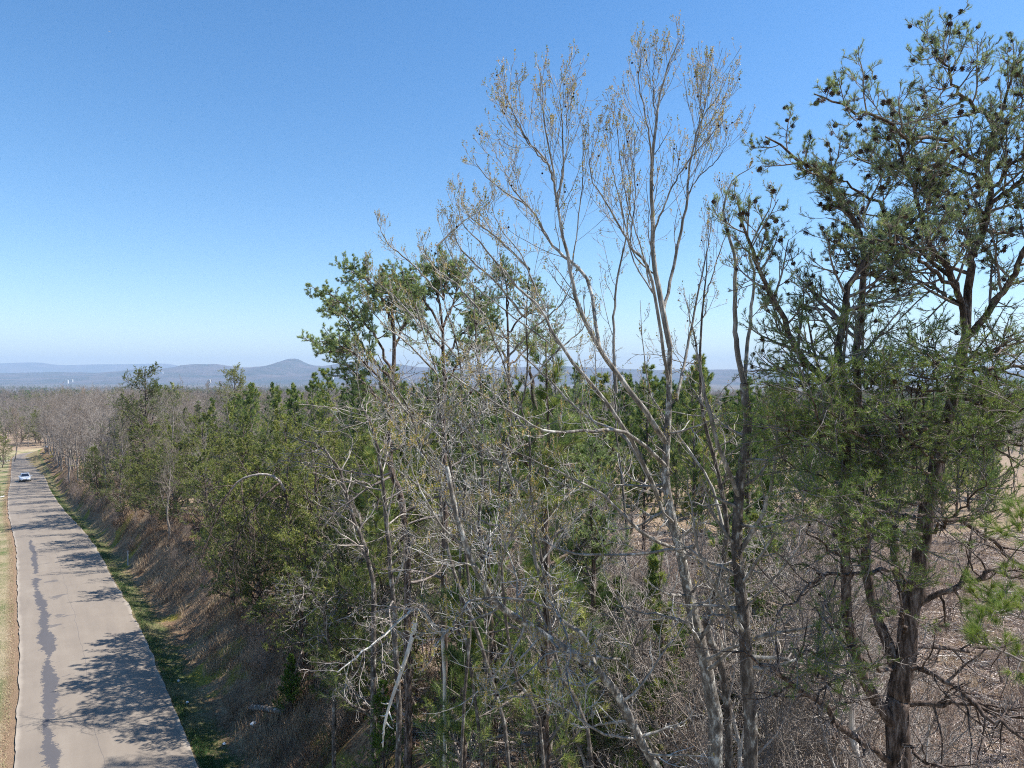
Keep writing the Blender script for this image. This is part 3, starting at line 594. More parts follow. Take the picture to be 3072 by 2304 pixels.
def gum(name, label, base, stems_, seed, m1=11, l1=1.0, balls=30, budp=.55, thin=.0032, low_t=.18, trunk_n=1, m2=6, cat='sweetgum tree', lowm=16, ntw=2, bs=1.3, bark=('gum_bark', 'gum_twig')):
    global rng; rng = np.random.default_rng(seed)
    root = empty(name, base); tag(root, label, cat)
    gt, gb, gl, gc = Geo(), Geo(), Geo(), Geo(); tips = []; mid = []
    for si, (pts, r0, r1) in enumerate(stems_):
        P, R = stem(pts, r0, r1 if si < trunk_n else .004, 24, .008, .95); P = P-base
        tubes(gt if si < trunk_n else gl, A1(P), A1(R), 8 if r0 > .06 else 6)
        big = si < trunk_n
        if big:
            c1, d1 = grow(A1(P), A1(R), lowm, 9, 1.7, (55, 100), (.3, .85), .14, .05, .4, .005, .3, rel=False); c2, d2 = grow(c1, d1, 5, 6, .42, (30, 65), (.2, .98), .17, .07, .6, .0045, .3); c3, d3 = grow(c2, d2, 3, 4, .45, (30, 65), (.2, .98), .2, .05, .6, .0035, .3)
            tubes(gl, c1, d1, 5); tubes(gb, c2, d2, 3); tubes(gb, c3, d3, 3); tips += [c1[:, -1], c2[:, -1]]
        mm = max(5, int(m1*.75)) if not big else max(4, m1//2); R = R*(1 if big else .52)
        a1, b1 = grow(A1(P), A1(R), mm, 9, l1*(.85 if not big else .8), (22, 50), (low_t if not big else .5, .95), .08, .12, .55, .004, .72, rel=False)
        a2, b2 = grow(a1, b1, m2, 6, .46, (30, 60), (.15, .98), .11, .12, .6, thin*1.15, .35)
        a3, b3 = grow(a2, b2, ntw, 4, .36, (25, 50), (.25, .98), .12, .12, .7, thin, .3)
        tubes(gl, a1, b1, 5); tubes(gb, a2, b2, 3); tubes(gb, a3, b3, 3)
        for arr in (a1, a2, a3): tips.append(arr[:, -1])
        tips.append(P[-1:]); mid += [a2[:, 3], a2[:, 2]]
    T = np.concatenate(tips); T = T[rng.random(len(T)) < budp]
    catkin_geo(gc, T, rng.random(len(T)), bs); T2 = T[rng.random(len(T)) < .3]; leaflets(gc, T2, 3, .028)
    MM = np.concatenate(mid); MM = MM[rng.random(len(MM)) < budp*.3]; catkin_geo(gc, MM, rng.random(len(MM)), .8)
    obj('trunk', gt, M[bark[0]], root); obj('limbs', gl, M['gum_limb'], root); obj('branches', gb, M[bark[1]], root); obj('catkins', gc, M['catkin'], root, smooth=False)
    if balls:
        sb = Geo(); n = 60; i = np.arange(n)+.5; ph = np.arccos(1-2*i/n); th = 2.4*np.arange(n)*2
        d = np.stack([np.cos(th)*np.sin(ph), np.sin(th)*np.sin(ph), np.cos(ph)], 1); a = unit(np.cross(d, [.1, .2, 1])); b_ = np.cross(d, a); r = .014; s_ = .0035
        V = np.stack([d*r*.8-a*s_, d*r*.8+a*s_*.5+b_*s_, d*r*.8+a*s_*.5-b_*s_, d*r*1.35], 1)
        F = np.concatenate([np.array([[0, 1, 3], [1, 2, 3], [2, 0, 3]])+4*k_ for k_ in range(n)]); sb.add(V, F3=F)
        sb.add(np.array([[0, 0, r], [r, 0, 0], [0, r, 0], [-r, 0, 0], [0, -r, 0], [0, 0, -r]])*.95, F3=[(0, 1, 2), (0, 2, 3), (0, 3, 4), (0, 4, 1), (5, 2, 1), (5, 3, 2), (5, 4, 3), (5, 1, 4)])
        sb.add(np.array([[-.001, 0, r], [.001, 0, r], [.001, 0, .06], [-.001, 0, .06]]), F4=[(0, 1, 2, 3)])
        me = sb.mesh('seed_ball', M['ball'], False)
        for j_ in rng.integers(0, len(T), balls):
            o = bpy.data.objects.new('seed_ball', me); C.objects.link(o); o.parent = root; o.location = T[j_]-np.array([0, 0, .07])
    return root
def q(*pp): return [S(x, y, d) for x, y, d in pp]
D = 11.5
bA = root_of(S(2150, 2304, D))
gum('sweetgum_tree', 'tallest bare sweetgum, pale upswept leaders with yellow catkins and dark seed balls against the sky', bA, [
    ([bA]+q((2150, 2290, D), (2138, 2092, D), (2108, 1953, D), (2076, 1820, D), (2040, 1640, D), (2000, 1458, D), (2005, 1250, D), (2010, 1042, D)), .135, .04),
    (q((2010, 1042, D), (1975, 868, D), (1957, 748, D), (1955, 609, D), (1955, 470, D), (1967, 359, D), (1990, 234, D), (2022, 155, D), (2041, 118, D)), .05, .006),
    (q((1990, 930, D), (2010, 850, D+.3), (2041, 702, D+.4), (2059, 609, D+.4), (2066, 517, D+.4), (2082, 424, D+.3), (2110, 350, D+.3), (2156, 285, D+.2), (2193, 202, D+.1)), .032, .005),
    (q((1712, 830, D-0.6), (1730, 700, D-0.6), (1745, 560, D-0.6), (1750, 440, D-0.6), (1763, 383, D-0.6)), .013, .0035),
    (q((1957, 820, D+0.0), (1900, 760, D-0.3), (1870, 640, D-0.4), (1840, 530, D-0.4), (1820, 440, D-0.4), (1809, 382, D-0.4)), .013, .0035),
    (q((1958, 880, D+0.0), (1895, 760, D+0.2), (1900, 640, D+0.2), (1905, 560, D+0.2), (1895, 480, D+0.2), (1880, 420, D+0.2), (1865, 359, D+0.2)), .013, .0035),
    (q((1650, 500, D-1.2), (1600, 450, D-1.2), (1565, 400, D-1.2), (1540, 350, D-1.2), (1513, 285, D-1.2)), .013, .0035),
    (q((1650, 725, D-0.2), (1600, 640, D-0.2), (1540, 570, D-0.2), (1520, 530, D-0.2), (1490, 470, D-0.2), (1471, 419, D-0.2)), .013, .0035),
    (q((1650, 1030, D-1.3), (1550, 960, D-1.3), (1450, 880, D-1.3), (1380, 810, D-1.3), (1350, 760, D-1.3), (1337, 716, D-1.3)), .013, .0035),
    (q((1640, 940, D-1.4), (1600, 850, D-1.4), (1560, 760, D-1.4), (1510, 700, D-1.4), (1485, 650, D-1.4), (1478, 614, D-1.4)), .013, .0035),
    (q((2080, 480, D+0.3), (2095, 400, D+0.3), (2100, 320, D+0.3), (2103, 250, D+0.3), (2101, 188, D+0.3)), .013, .0035),
    (q((2090, 420, D+0.5), (2110, 330, D+0.5), (2125, 260, D+0.5), (2133, 188, D+0.5)), .013, .0035),
    (q((1967, 360, D+0.0), (1960, 300, D+0.0), (1958, 230, D+0.0), (1964, 160, D+0.0)), .013, .0035),
    (q((2080, 440, D+0.6), (2100, 400, D+0.6), (2140, 350, D+0.6), (2175, 290, D+0.6)), .013, .0035),
    (q((2060, 600, D+0.4), (2080, 550, D+0.4), (2130, 500, D+0.4), (2170, 450, D+0.4), (2189, 405, D+0.4)), .013, .0035),
    (q((1672, 600, D-0.8), (1690, 500, D-0.8), (1705, 420, D-0.8), (1700, 350, D-0.8), (1716, 294, D-0.8)), .013, .0035),
    (q((2110, 900, D+0.8), (2140, 820, D+0.8), (2170, 720, D+0.8), (2200, 640, D+0.8), (2230, 560, D+0.8)), .013, .0035),
    (q((1950, 850, D-0.5), (1920, 740, D-0.5), (1880, 600, D-0.5), (1860, 480, D-0.5), (1850, 380, D-0.5), (1840, 300, D-0.5)), .013, .0035),
    (q((1957, 560, D), (1950, 440, D-.3), (1935, 350, D-.4), (1913, 239, D-.5), (1925, 151, D-.5)), .018, .004),
    (q((1955, 720, D), (1990, 620, D-.3), (2040, 520, D-.5), (2110, 430, D-.6), (2175, 360, D-.7)), .018, .004),
    (q((2005, 1150, D), (1990, 1050, D-.3), (1948, 813, D-.5), (1897, 748, D-.6), (1855, 674, D-.7), (1809, 595, D-.8), (1772, 530, D-.9), (1765, 385, D-1)), .032, .005),
    (q((2000, 1330, D), (1940, 1240, D-.4), (1860, 1130, D-.6), (1800, 1050, D-.8), (1740, 930, D-.9), (1721, 868, D-.9), (1707, 785, D-.9), (1684, 693, D-.9), (1670, 600, D-.9), (1659, 503, D-.9), (1633, 373, D-.9), (1629, 285, D-.9), (1615, 200, D-.9)), .05, .005),
    (q((1665, 560, D-.9), (1640, 490, D-1.1), (1578, 415, D-1.2), (1531, 322, D-1.3), (1510, 270, D-1.3)), .018, .004),
    (q((1670, 620, D-.9), (1690, 500, D-.7), (1685, 380, D-.6), (1680, 290, D-.6), (1685, 215, D-.6)), .018, .004),
    (q((1800, 1050, D-.8), (1763, 841, D-.4), (1693, 771, D-.3), (1652, 730, D-.2), (1624, 679, D-.2), (1582, 618, D-.1), (1504, 572, D), (1439, 507, D), (1420, 470, D)), .03, .004),
    (q((1980, 1500, D), (1900, 1330, D-.6), (1800, 1180, D-1), (1700, 1060, D-1.2), (1620, 930, D-1.3), (1540, 850, D-1.4), (1457, 748, D-1.5), (1393, 679, D-1.5), (1379, 632, D-1.5)), .036, .004),
    (q((2040, 1640, D), (1890, 1330, D+.3), (1766, 1256, D+.5), (1687, 1181, D+.6), (1594, 1089, D+.7), (1500, 1010, D+.8), (1430, 960, D+.8)), .035, .006),
    (q((1850, 1180, D+.3), (1840, 1000, D+.5), (1850, 850, D+.6), (1880, 700, D+.6), (1890, 560, D+.6), (1870, 450, D+.6)), .028, .005),
    (q((2030, 1200, D), (2060, 1050, D+.5), (2090, 900, D+.7), (2120, 760, D+.8), (2140, 620, D+.8)), .03, .005),
    (q((2000, 1400, D), (1880, 1300, D-.9), (1760, 1290, D-1.5), (1641, 1293, D-2), (1520, 1228, D-2.2), (1386, 1144, D-2.4), (1289, 1080, D-2.5)), .034, .006),
    (q((2050, 1660, D), (1930, 1600, D-.6), (1800, 1480, D-1), (1700, 1430, D-1.2), (1600, 1380, D-1.4), (1500, 1330, D-1.5)), .034, .006)],
    5, m1=15, l1=1.45, balls=70, m2=5, budp=.6, ntw=1, bs=1.5)
D = 10.8
bB = root_of(S(2190, 2304, D))
gum('sweetgum_tree', 'leaning sweetgum with lichen spotted bark crossing low to the left under the tallest one', bB, [
    ([bB]+q((2110, 2600, D), (2040, 2440, D), (1972, 2310, D), (1924, 2225, D-.1), (1826, 2045, D-.3), (1664, 1929, D-.6), (1571, 1869, D-.8), (1479, 1804, D-1), (1420, 1689, D-1.1), (1370, 1560, D-1.2), (1340, 1400, D-1.2)), .085, .03),
    (q((1870, 2110, D-.2), (1789, 1999, D), (1747, 1906, D), (1659, 1832, D+.1), (1610, 1700, D+.2), (1594, 1600, D+.2), (1540, 1450, D+.3), (1500, 1300, D+.3), (1480, 1150, D+.3)), .05, .008),
    (q((1660, 1830, D), (1570, 1800, D-.9), (1420, 1800, D-1.5), (1380, 1850, D-1.8), (1310, 1930, D-2), (1290, 1990, D-2.1), (1240, 2010, D-2.2)), .022, .004),
    (q((1860, 1980, D), (1700, 1960, D-.9), (1640, 1970, D-1.2), (1560, 2040, D-1.6), (1480, 2085, D-1.9), (1430, 2070, D-2)), .02, .004),
    (q((2080, 1640, D), (1950, 1660, D-.3), (1750, 1665, D-.5), (1640, 1630, D-.6), (1530, 1540, D-.8), (1430, 1500, D-.9)), .026, .006),
    (q((1390, 1640, D-1.1), (1310, 1560, D-1.4), (1230, 1400, D-1.6), (1180, 1300, D-1.7)), .02, .005),
    (q((1480, 1800, D-1), (1500, 1700, D-1.4), (1560, 1560, D-1.8), (1620, 1450, D-2)), .02, .005),
    (q((1924, 2225, D), (1800, 2200, D-1), (1680, 2120, D-1.6), (1560, 2090, D-2), (1450, 2140, D-2.3)), .022, .005),
    (q((1640, 1790, D), (1690, 1880, D-1.6), (1710, 1980, D-2.0), (1650, 2080, D-2.2)), .015, .004)],
    6, m1=19, l1=.95, balls=14, budp=.55)
D = 10.6
bC = root_of(S(2256, 2304, D))
gum('sweetgum_tree', 'upright grey sweetgum trunk with white lichen patches, left of the large forked pine', bC, [
    ([bC]+q((2256, 2290, D), (2245, 2060, D), (2233, 1860, D), (2214, 1700, D), (2219, 1480, D), (2240, 1277, D), (2232, 1150, D)), .115, .06),
    (q((2232, 1150, D), (2210, 1046, D), (2205, 976, D), (2205, 860, D), (2203, 771, D), (2179, 679, D), (2170, 609, D), (2200, 540, D), (2263, 498, D)), .045, .005),
    (q((2236, 1180, D), (2240, 1050, D+.4), (2255, 930, D+.5), (2262, 830, D+.5), (2250, 740, D+.5), (2300, 640, D+.4), (2325, 570, D+.4)), .035, .005),
    (q((2222, 1500, D), (2160, 1350, D-.3), (2120, 1200, D-.4), (2100, 1100, D-.4), (2080, 1000, D-.4), (2050, 880, D-.4)), .04, .006),
    (q((2225, 1650, D), (2290, 1540, D-.3), (2320, 1420, D-.5), (2330, 1300, D-.6), (2318, 1200, D-.6)), .04, .01),
    (q((2238, 1900, D), (2170, 1800, D-.5), (2110, 1690, D-.8), (2080, 1560, D-.9), (2060, 1400, D-.9)), .035, .008),
    (q((2240, 1820, D), (2320, 1740, D-.7), (2400, 1640, D-1.1), (2440, 1560, D-1.3)), .022, .006)],
    8, m1=9, l1=.8, balls=8, budp=.35, bark=('dark_gum', 'grey_twig'))
bD = root_of(S(2190, 2304, 11.9))
gum('sweetgum_tree', 'slim dark mossy sweetgum stem close beside the upright lichened trunk', bD, [
    ([bD]+q((2190, 2290, 11.9), (2170, 2010, 11.9), (2120, 1880, 11.9), (2170, 1700, 11.8), (2180, 1560, 11.8), (2150, 1400, 11.8), (2110, 1250, 11.8), (2100, 1100, 11.8), (2110, 900, 11.8), (2120, 760, 11.8)), .075, .008),
    (q((2175, 1600, 11.8), (2130, 1450, 12.1), (2060, 1340, 12.3), (1960, 1200, 12.5), (1930, 1050, 12.5), (1920, 900, 12.5)), .03, .006)],
    9, m1=12, l1=1.0, balls=5, budp=.25, trunk_n=1, bark=('dark_gum', 'grey_twig'))
slim = [('slender pale leaning gum, leftmost of the bare gums before the dark pines', 13.2, [(1530, 2304), (1363, 1693), (1330, 1629), (1310, 1520), (1293, 1441), (1270, 1348), (1224, 1260), (1165, 1150), (1125, 1060)], .055),
        ('slender grey gum sapling just right of the leftmost leaning gum', 13.8, [(1390, 2304), (1420, 1800), (1349, 1441), (1344, 1325), (1317, 1232), (1298, 1117), (1260, 980), (1230, 850)], .05),
        ('straight slim grey gum stem standing before the twin pine tops', 14.5, [(1450, 2304), (1392, 1800), (1386, 1500), (1384, 1300), (1380, 1084), (1330, 900), (1310, 740)], .055),
        ('leaning pale gum whose long diagonal limbs rise left of the tall sweetgum', 12.6, [(1770, 2304), (1650, 2000), (1620, 1700), (1600, 1500), (1560, 1300), (1500, 1100), (1460, 950)], .06),
        ('thin pale gum sapling between the leaning sweetgum and the dark pine trunk', 12.0, [(1640, 2304), (1540, 2000), (1500, 1700), (1510, 1400), (1560, 1150), (1600, 950), (1580, 800)], .045)]
for i, (lb, Dq, pts, r) in enumerate(slim):
    pp = [S(x, y, Dq-.12*j_) for j_, (x, y) in enumerate(pts)]; bb = root_of(pp[0]); n_ = len(pp)
    pp = [p_+rng.normal(size=3)*np.array([.07, .15, .05]) for p_ in pp]; lim = [([bb]+pp, r*.8, .006)]
    for j_ in range(5):
        a_ = pp[min(n_-1, 2+j_)]; sg = -1 if (j_+i) % 3 else 1
        lim.append(([a_, a_+np.array([sg*.5, (-1)**j_*.3, .55]), a_+np.array([sg*1.0, (-1)**j_*.6, 1.0]), a_+np.array([sg*1.2, (-1)**j_*.7, 1.5])], .02, .005))
    gum('sweetgum_sapling', lb, bb, lim, 30+i, m1=16, l1=.85, balls=4, budp=.28, trunk_n=1, low_t=.12, cat='sweetgum tree', bark=('dark_gum', 'gum_twig'))

def near_sprig():
    """long needled pine bough coming in from beyond the right edge"""
    global rng; rng = np.random.default_rng(88); b0 = root_of(S(3330, 2300, 7.6)); root = empty('pine_tree', b0); tag(root, 'bright green long needled pine bough entering at the lower right edge', 'pine tree')
    gt, gb, gn = Geo(), Geo(), Geo(); P, R = stem([b0, S(3340, 2000, 7.6), S(3320, 1700, 7.6), S(3330, 1500, 7.6)], .07, .02, 16, .02); tubes(gt, A1(P-b0), A1(R), 7)
    for l in ([(3335, 1960, 7.6), (3180, 1900, 7.3), (3060, 1850, 7.0), (2980, 1830, 6.9)], [(3335, 2020, 7.6), (3150, 2000, 7.0), (3020, 1960, 6.8), (2930, 1900, 6.8)], [(3330, 1880, 7.6), (3160, 1800, 7.6), (3020, 1780, 7.6), (2950, 1810, 7.5)], [(3330, 1700, 7.6), (3200, 1640, 7.4), (3100, 1600, 7.3), (3030, 1590, 7.2)]):
        Q_, T_ = stem(q(*l), .02, .006, 12, .015); Q_ = Q_-b0; tubes(gb, A1(Q_), A1(T_), 5)
        a1, r1 = grow(A1(Q_), A1(T_), 11, 5, .42, (35, 70), (.35, 1), .12, .12, .6, .004, .4, rel=False); a2, q2 = grow(a1, r1, 3, 4, .5, (25, 50), (.3, .9), .1, .15, .7, .004, .3); tubes(gb, a1, r1, 4); tubes(gb, a2, q2, 3)
        for arr in (a1, a2): needles(gn, arr, 60, .12, .0035, (.55, 1), (15, 55), np.clip(.75+rng.normal(size=len(arr))*.12, 0, 1))
    obj('trunk', gt, M['pine_bark'], root); obj('branches', gb, M['pine_twig'], root); obj('crown', gn, M['virg_low'], root, smooth=False)
near_sprig()

# ------------------------------------------------------------------ dark scrub pines behind the gums
def scrub(label, Dq, trunk, limbs, seed, cone=True, r=.12, dead=10, l1=1.0, nd_=30, wd=.0085, tint=.5):
    """a scrub pine whose trunk and main limbs are laid out, the sprays grown"""
    global rng; rng = np.random.default_rng(seed)
    pp = [S(x, y, Dq) for x, y in trunk]; b0 = root_of(pp[0]); root = empty('pine_tree', b0); tag(root, label, 'pine tree')
    gt, gb, gn = Geo(), Geo(), Geo(); P, R = stem([b0]+pp, r, .02, 26, .02, .8); P = P-b0; tubes(gt, A1(P), A1(R), 8); cn = []
    for l in limbs:
        Q_, T_ = stem([S(x, y, Dq+dd) for x, y, dd in l], .042, .01, 16, .03); Q_ = Q_-b0; tubes(gt, A1(Q_), A1(T_), 5)
        a1, r1 = grow(A1(Q_), A1(T_), 20, 7, l1, (40, 80), (.25, 1), .14, .06, .6, .008, .35, rel=False, flat=.5)
        a2, r2 = grow(a1, r1, 8, 5, .42, (30, 65), (.2, 1), .16, .09, .6, .006, .3, flat=.3)
        a3, r3 = grow(a2, r2, 4, 3, .4, (30, 60), (.2, 1), .16, .12, .6, .005, .3)
        tubes(gb, a1, r1, 4); tubes(gb, a2, r2, 3)
        needles(gn, a3, nd_, .062, wd, (.0, 1), (25, 70), np.clip(tint+rng.normal(size=len(a3))*.2, 0, 1)); needles(gn, a2, 12, .062, wd, (.6, 1), (25, 60))
        cn += [a2[j_, 2] for j_ in rng.integers(0, len(a2), 20)]
    if dead:
        D1, E1 = grow(A1(P), A1(R), dead, 8, 2.2, (60, 95), (.1, .72), .14, .0, .5, .008, 0, rel=False)
        D2, E2 = grow(D1, E1, 7, 6, .42, (35, 70), (.2, 1), .2, .02, .6, .006, .3)
        D3, E3 = grow(D2, E2, 4, 4, .45, (35, 70), (.2, 1), .2, 0, .6, .005, .3)
        tubes(gb, D1, E1, 4); tubes(gb, D2, E2, 3); tubes(gb, D3, E3, 3)
    obj('trunk', gt, M['pine_bark'], root); obj('branches', gb, M['pine_twig'], root); obj('crown', gn, M['virg'], root, smooth=False)
    if cone: cones(root, cn, .05, 40)
    return root
scrub('dark pine with a flat windswept top whose layered boughs reach left into the sky', 19, [(1225, 2250), (1215, 1582), (1171, 1394), (1175, 1232), (1182, 978), (1165, 880)],
      [[(1180, 1120, 0), (1120, 1000, -.5), (1050, 930, -.8), (960, 870, -1)], [(1182, 980, 0), (1140, 890, .2), (1095, 840, .3), (1055, 815, .3)], [(1178, 1200, 0), (1100, 1090, -1), (1020, 1040, -1.5), (955, 1035, -2)],
       [(1178, 1150, 0), (1100, 1050, .8), (1040, 960, 1.4), (1000, 930, 1.6)], [(1182, 1000, 0), (1150, 900, -.6), (1120, 850, -1)], [(1180, 1050, 0), (1220, 960, .4), (1240, 900, .6)],
       [(1175, 1250, 0), (1080, 1130, 1), (1010, 1080, 1.5)], [(1170, 900, 0), (1190, 870, 0), (1210, 860, 0)]], 51, l1=.8)
scrub('dark pine with rounded top rising behind the slim grey gum stems', 21, [(1330, 2250), (1335, 1500), (1330, 1240), (1330, 1024), (1310, 860)],
      [[(1325, 950, 0), (1310, 860, 0), (1300, 800, .1)], [(1330, 1000, 0), (1270, 900, -.5), (1220, 865, -.9), (1205, 850, -1)], [(1330, 980, 0), (1370, 880, .5), (1390, 820, .8)], [(1332, 1080, 0), (1400, 980, .7), (1450, 920, 1)],
       [(1330, 1050, 0), (1260, 960, .9), (1230, 920, 1.2)], [(1332, 1150, 0), (1400, 1060, -.9), (1440, 1000, -1.2)], [(1330, 900, 0), (1340, 830, -.5), (1350, 800, -.6)]], 52, l1=.85)
scrub('dark pine seen through the sweetgum crown, only its top above the twigs', 26, [(1530, 2200), (1530, 1500), (1525, 1100), (1520, 880)],
      [[(1522, 950, 0), (1522, 860, 0), (1520, 820, 0)], [(1524, 1020, 0), (1460, 930, .5), (1440, 890, .8)], [(1524, 1000, 0), (1590, 920, -.5), (1610, 880, -.8)], [(1526, 1100, 0), (1600, 1030, .9), (1650, 1000, 1.4)], [(1526, 1080, 0), (1470, 1010, -.9), (1440, 980, -1.2)]], 53, dead=6)
scrub('straight dark pine trunk rising in the middle of the leaning sweetgum boughs', 16, [(1631, 2304), (1630, 2100), (1640, 1700), (1630, 1400), (1600, 1180), (1590, 1100)],
      [[(1628, 1450, 0), (1560, 1370, -1), (1500, 1340, -1.6)], [(1628, 1500, 0), (1720, 1440, -.6), (1780, 1400, -1)], [(1640, 1700, 0), (1740, 1640, .8), (1800, 1600, 1.2)], [(1632, 1350, 0), (1690, 1280, .7), (1740, 1240, 1)]], 54, r=.15, dead=14)
for i, (lb, x, Dq, h_) in enumerate([('young long needled pine whose tuft rises above the leaning gum twigs', 1640, 14.6, 1000), ('young long needled pine low among the leaning sweetgum boughs', 1390, 15.0, 1640), ('bushy young pine behind the leaning sweetgum, right of the dark pine trunk', 1790, 17, 1330),
                                     ('young pine behind the slim gums with brown dead twigs around it', 1480, 19, 1250), ('young pine between the dark pines and the plantation', 1120, 22, 1330)]):
    p = S(x, 1500, Dq); bz = gz(p[0], p[1]); top = S(x, h_, Dq)[2]
    o = pine_proto('young_pine', top-bz, .10, 70+i, 'lob', .16 if i != 1 else .1, 0, 'lob', .9, .85, needle=(.22, .008)); o.location = (p[0], p[1], bz); tag(o, lb, 'pine tree')
    
# ------------------------------------------------------------------ instance prototypes
protoL = [pine_proto('plantation_pine', 9.6+.5*i, .10, 100+i, 'lob', .16, 0, 'lob', 1.0+.1*(i % 2), 1.0) for i in range(4)]
protoV = [pine_proto('roadside_pine', 9.5+.8*(i % 3), .12, 120+i, 'virg', .1, 5, 'edge', 1.15, 1.0+.12*(i % 2), lean=((-.8, .3, -.4)[i % 3], 0), needle=(.11, .022)) for i in range(4)]
protoB = [bare_proto('bare_tree', 12.5+i, .13+.01*i, 140+i, .1+.04*(i % 2), .28, 1.0, ('grey_bark', ('grey_twig', 'far_twig')[i % 2]), 1.0, .006) for i in range(4)]
protoS = [shrub_proto('bare_shrub', 2.6, 160+i, 9) for i in range(3)]
used = set()
placed = []
def put(pl, i, x, y, rz, s, desc, cat, plural, tilt=(0, 0)):
    o = pl[i % len(pl)]; loc = (x, y, gz(x, y))
    if id(o) not in used:
        used.add(id(o)); o.location = loc; o.rotation_euler = (tilt[0], tilt[1], rz); o.scale = (s, s, s)
    else: o = dup(o, loc, rz, s, tilt=tilt)
    placed.append((o, x, y, desc, cat, plural)); return o
SPOTS = [(70, 'at the road bend'), (120, 'left of the tallest roadside pine'), (170, 'under the tallest roadside pine'), (230, 'right of the tallest roadside pine'), (290, 'around the bowed dead tree'), (350, 'left of the flat topped pine'),
         (420, 'under the flat topped pine'), (480, 'behind the slim leaning gums'), (560, 'behind the leaning lichened sweetgum'), (620, 'left of the tallest sweetgum trunk'), (700, 'at the tallest sweetgum trunk'), (770, 'by the upright grey sweetgum'), (850, 'left of the large forked pine'), (930, 'behind the large forked pine'), (9999, 'right of the large forked pine')]
def label_placed():
    """name each repeat by what it stands beside; only the hidden ones farther back share a label"""
    cells = {}
    for o, x, y, desc, cat, plural in placed:
        px = 512+x/y*FPX; sp = next(w_ for e, w_ in SPOTS if px < e); cells.setdefault((desc, cat, plural, sp), []).append((y, o))
    for (desc, cat, plural, sp), lst in cells.items():
        lst.sort(key=lambda t: t[0])
        for i, (y, o) in enumerate(lst):
            rk = ('nearest ', 'second nearest ', 'third nearest ')[i] if i < 3 else 'farther back '
            if len(lst) == 1: rk = 'lone '
            tag(o, rk+desc+' '+sp, cat, plural+' '+sp)
r2 = np.random.default_rng(5)
pts = []
def free(x, y, d): return all((x-a)**2+(y-b_)**2 > d*d for a, b_ in pts)
# the pine plantation
n = 0
for t_ in range(9000):
    y = r2.uniform(27, 92)
    x = r2.uniform(-.5*y-4, .62*y+4)
    s_, u_, z_ = [float(v[0]) for v in roadcoord([x], [y])]
    px = x/y*FPX+512
    if s_ < 15.5 or s_ > 95 or n >= 235: continue
    if px > 540 and y < 34+(px-540)*.02: continue
    if not free(x, y, 3.0 if y < 60 else 3.7): continue
    pts.append((x, y)); hgt = r2.uniform(.78, 1.1)
    if px > 720: hgt *= .9
    zone = 'left part of the plantation behind the roadside trees' if px < 380 else ('plantation right behind the sweetgums' if px < 740 else 'plantation far behind the large forked pine')
    put(protoL, n, x, y, r2.random()*6.28, hgt, 'bright green plantation pine', 'pine tree', 'plantation pines', tilt=(r2.normal()*.04, r2.normal()*.04)); n += 1
# the roadside edge of the wood: scrub pines and bare hardwoods, both beside each other
def road_pt(u, s_):
    x = np.interp(u, seg, cc[:, 0]); y = np.interp(u, seg, cc[:, 1]); nx_ = np.interp(u, seg, nrm[:, 0]); ny_ = np.interp(u, seg, nrm[:, 1])
    return x+nx_*s_, y+ny_*s_
Uof = lambda Yv: float(np.interp(Yv, cc[:, 1], seg))
k1 = k2 = 0
for u in np.arange(Uof(24), Uof(205), 1.0):
    yy = float(np.interp(u, seg, cc[:, 1]))
    for s_ in (8.3, 11.2, 14.5, 18.5, 23, 29):
        if r2.random() > (.50 if yy < 60 else .42): continue
        if s_ > 20 and yy < 95: continue
        ss_ = s_-.3+r2.normal()*.8; nar_ = 2.2*float(ss(yy, 38, 60)); x, y = road_pt(u+r2.normal()*.5, max(7.3, ss_)-nar_)
        if y < 22 or not free(x, y, 2.2): continue
        px = x/y*FPX+512
        pb = 0 if yy < 42 else (.3 if yy < 58 else (.35 if yy < 78 else .86))
        pts.append((x, y))
        tall = .9+.2*r2.random()
        if r2.random() < pb:
            hs = (CZ-gz(x, y)-.015*yy)/15.4*r2.uniform(.75, 1.04)
            put(protoB, k1, x, y, r2.random()*6.28, hs, 'grey bare roadside hardwood' if s_ < 13 else 'grey bare hardwood behind the roadside row', 'bare tree', 'bare roadside trees' if s_ < 13 else 'bare trees behind the roadside row', tilt=(r2.normal()*.05, r2.normal()*.05)); k1 += 1
        else:
            hs = min(1.0, (CZ-1.0-(.065*yy if yy < 80 else .02*yy)*(1.25 if s_ < 10 else .8)-gz(x, y))/10.8)*r2.uniform(.8, 1.08)
            put(protoV, k2, x, y, r2.random()*6.28, hs, 'olive green roadside scrub pine' if s_ < 13 else 'olive scrub pine behind the roadside row', 'pine tree', 'roadside scrub pines' if s_ < 13 else 'scrub pines behind the roadside row', tilt=(r2.normal()*.04, r2.normal()*.04)); k2 += 1
print('plantation', n, 'bare', k1, 'virg', k2)
# the tall pine standing over the row
pT = pine_proto('pine_tree', 13.8, .17, 201, 'virg', .42, 9, 'edge', 1.25, 1.35, needle=(.09, .02)); p = W(145, 440, 74); pT.location = (p[0], p[1], gz(p[0], p[1])); tag(pT, 'tallest roadside pine standing above the bare trees on the skyline', 'pine tree')
pT2 = pine_proto('pine_tree', 13.2, .15, 202, 'virg', .45, 9, 'edge', 1.2, 1.3, needle=(.09, .02)); p = W(232, 440, 100); pT2.location = (p[0], p[1], gz(p[0], p[1])+1); tag(pT2, 'round headed olive pine on the skyline behind the plantation edge', 'pine tree')
pB = bare_proto('bare_tree', 15, .15, 203, .16, .3, 1.0, ('grey_bark', 'pink_twig'), .8, .007); p = W(86, 440, 130); pB.location = (p[0], p[1], gz(p[0], p[1])); tag(pB, 'tall reddish bare tree poking above the roadside row left of the tallest pine', 'bare tree')
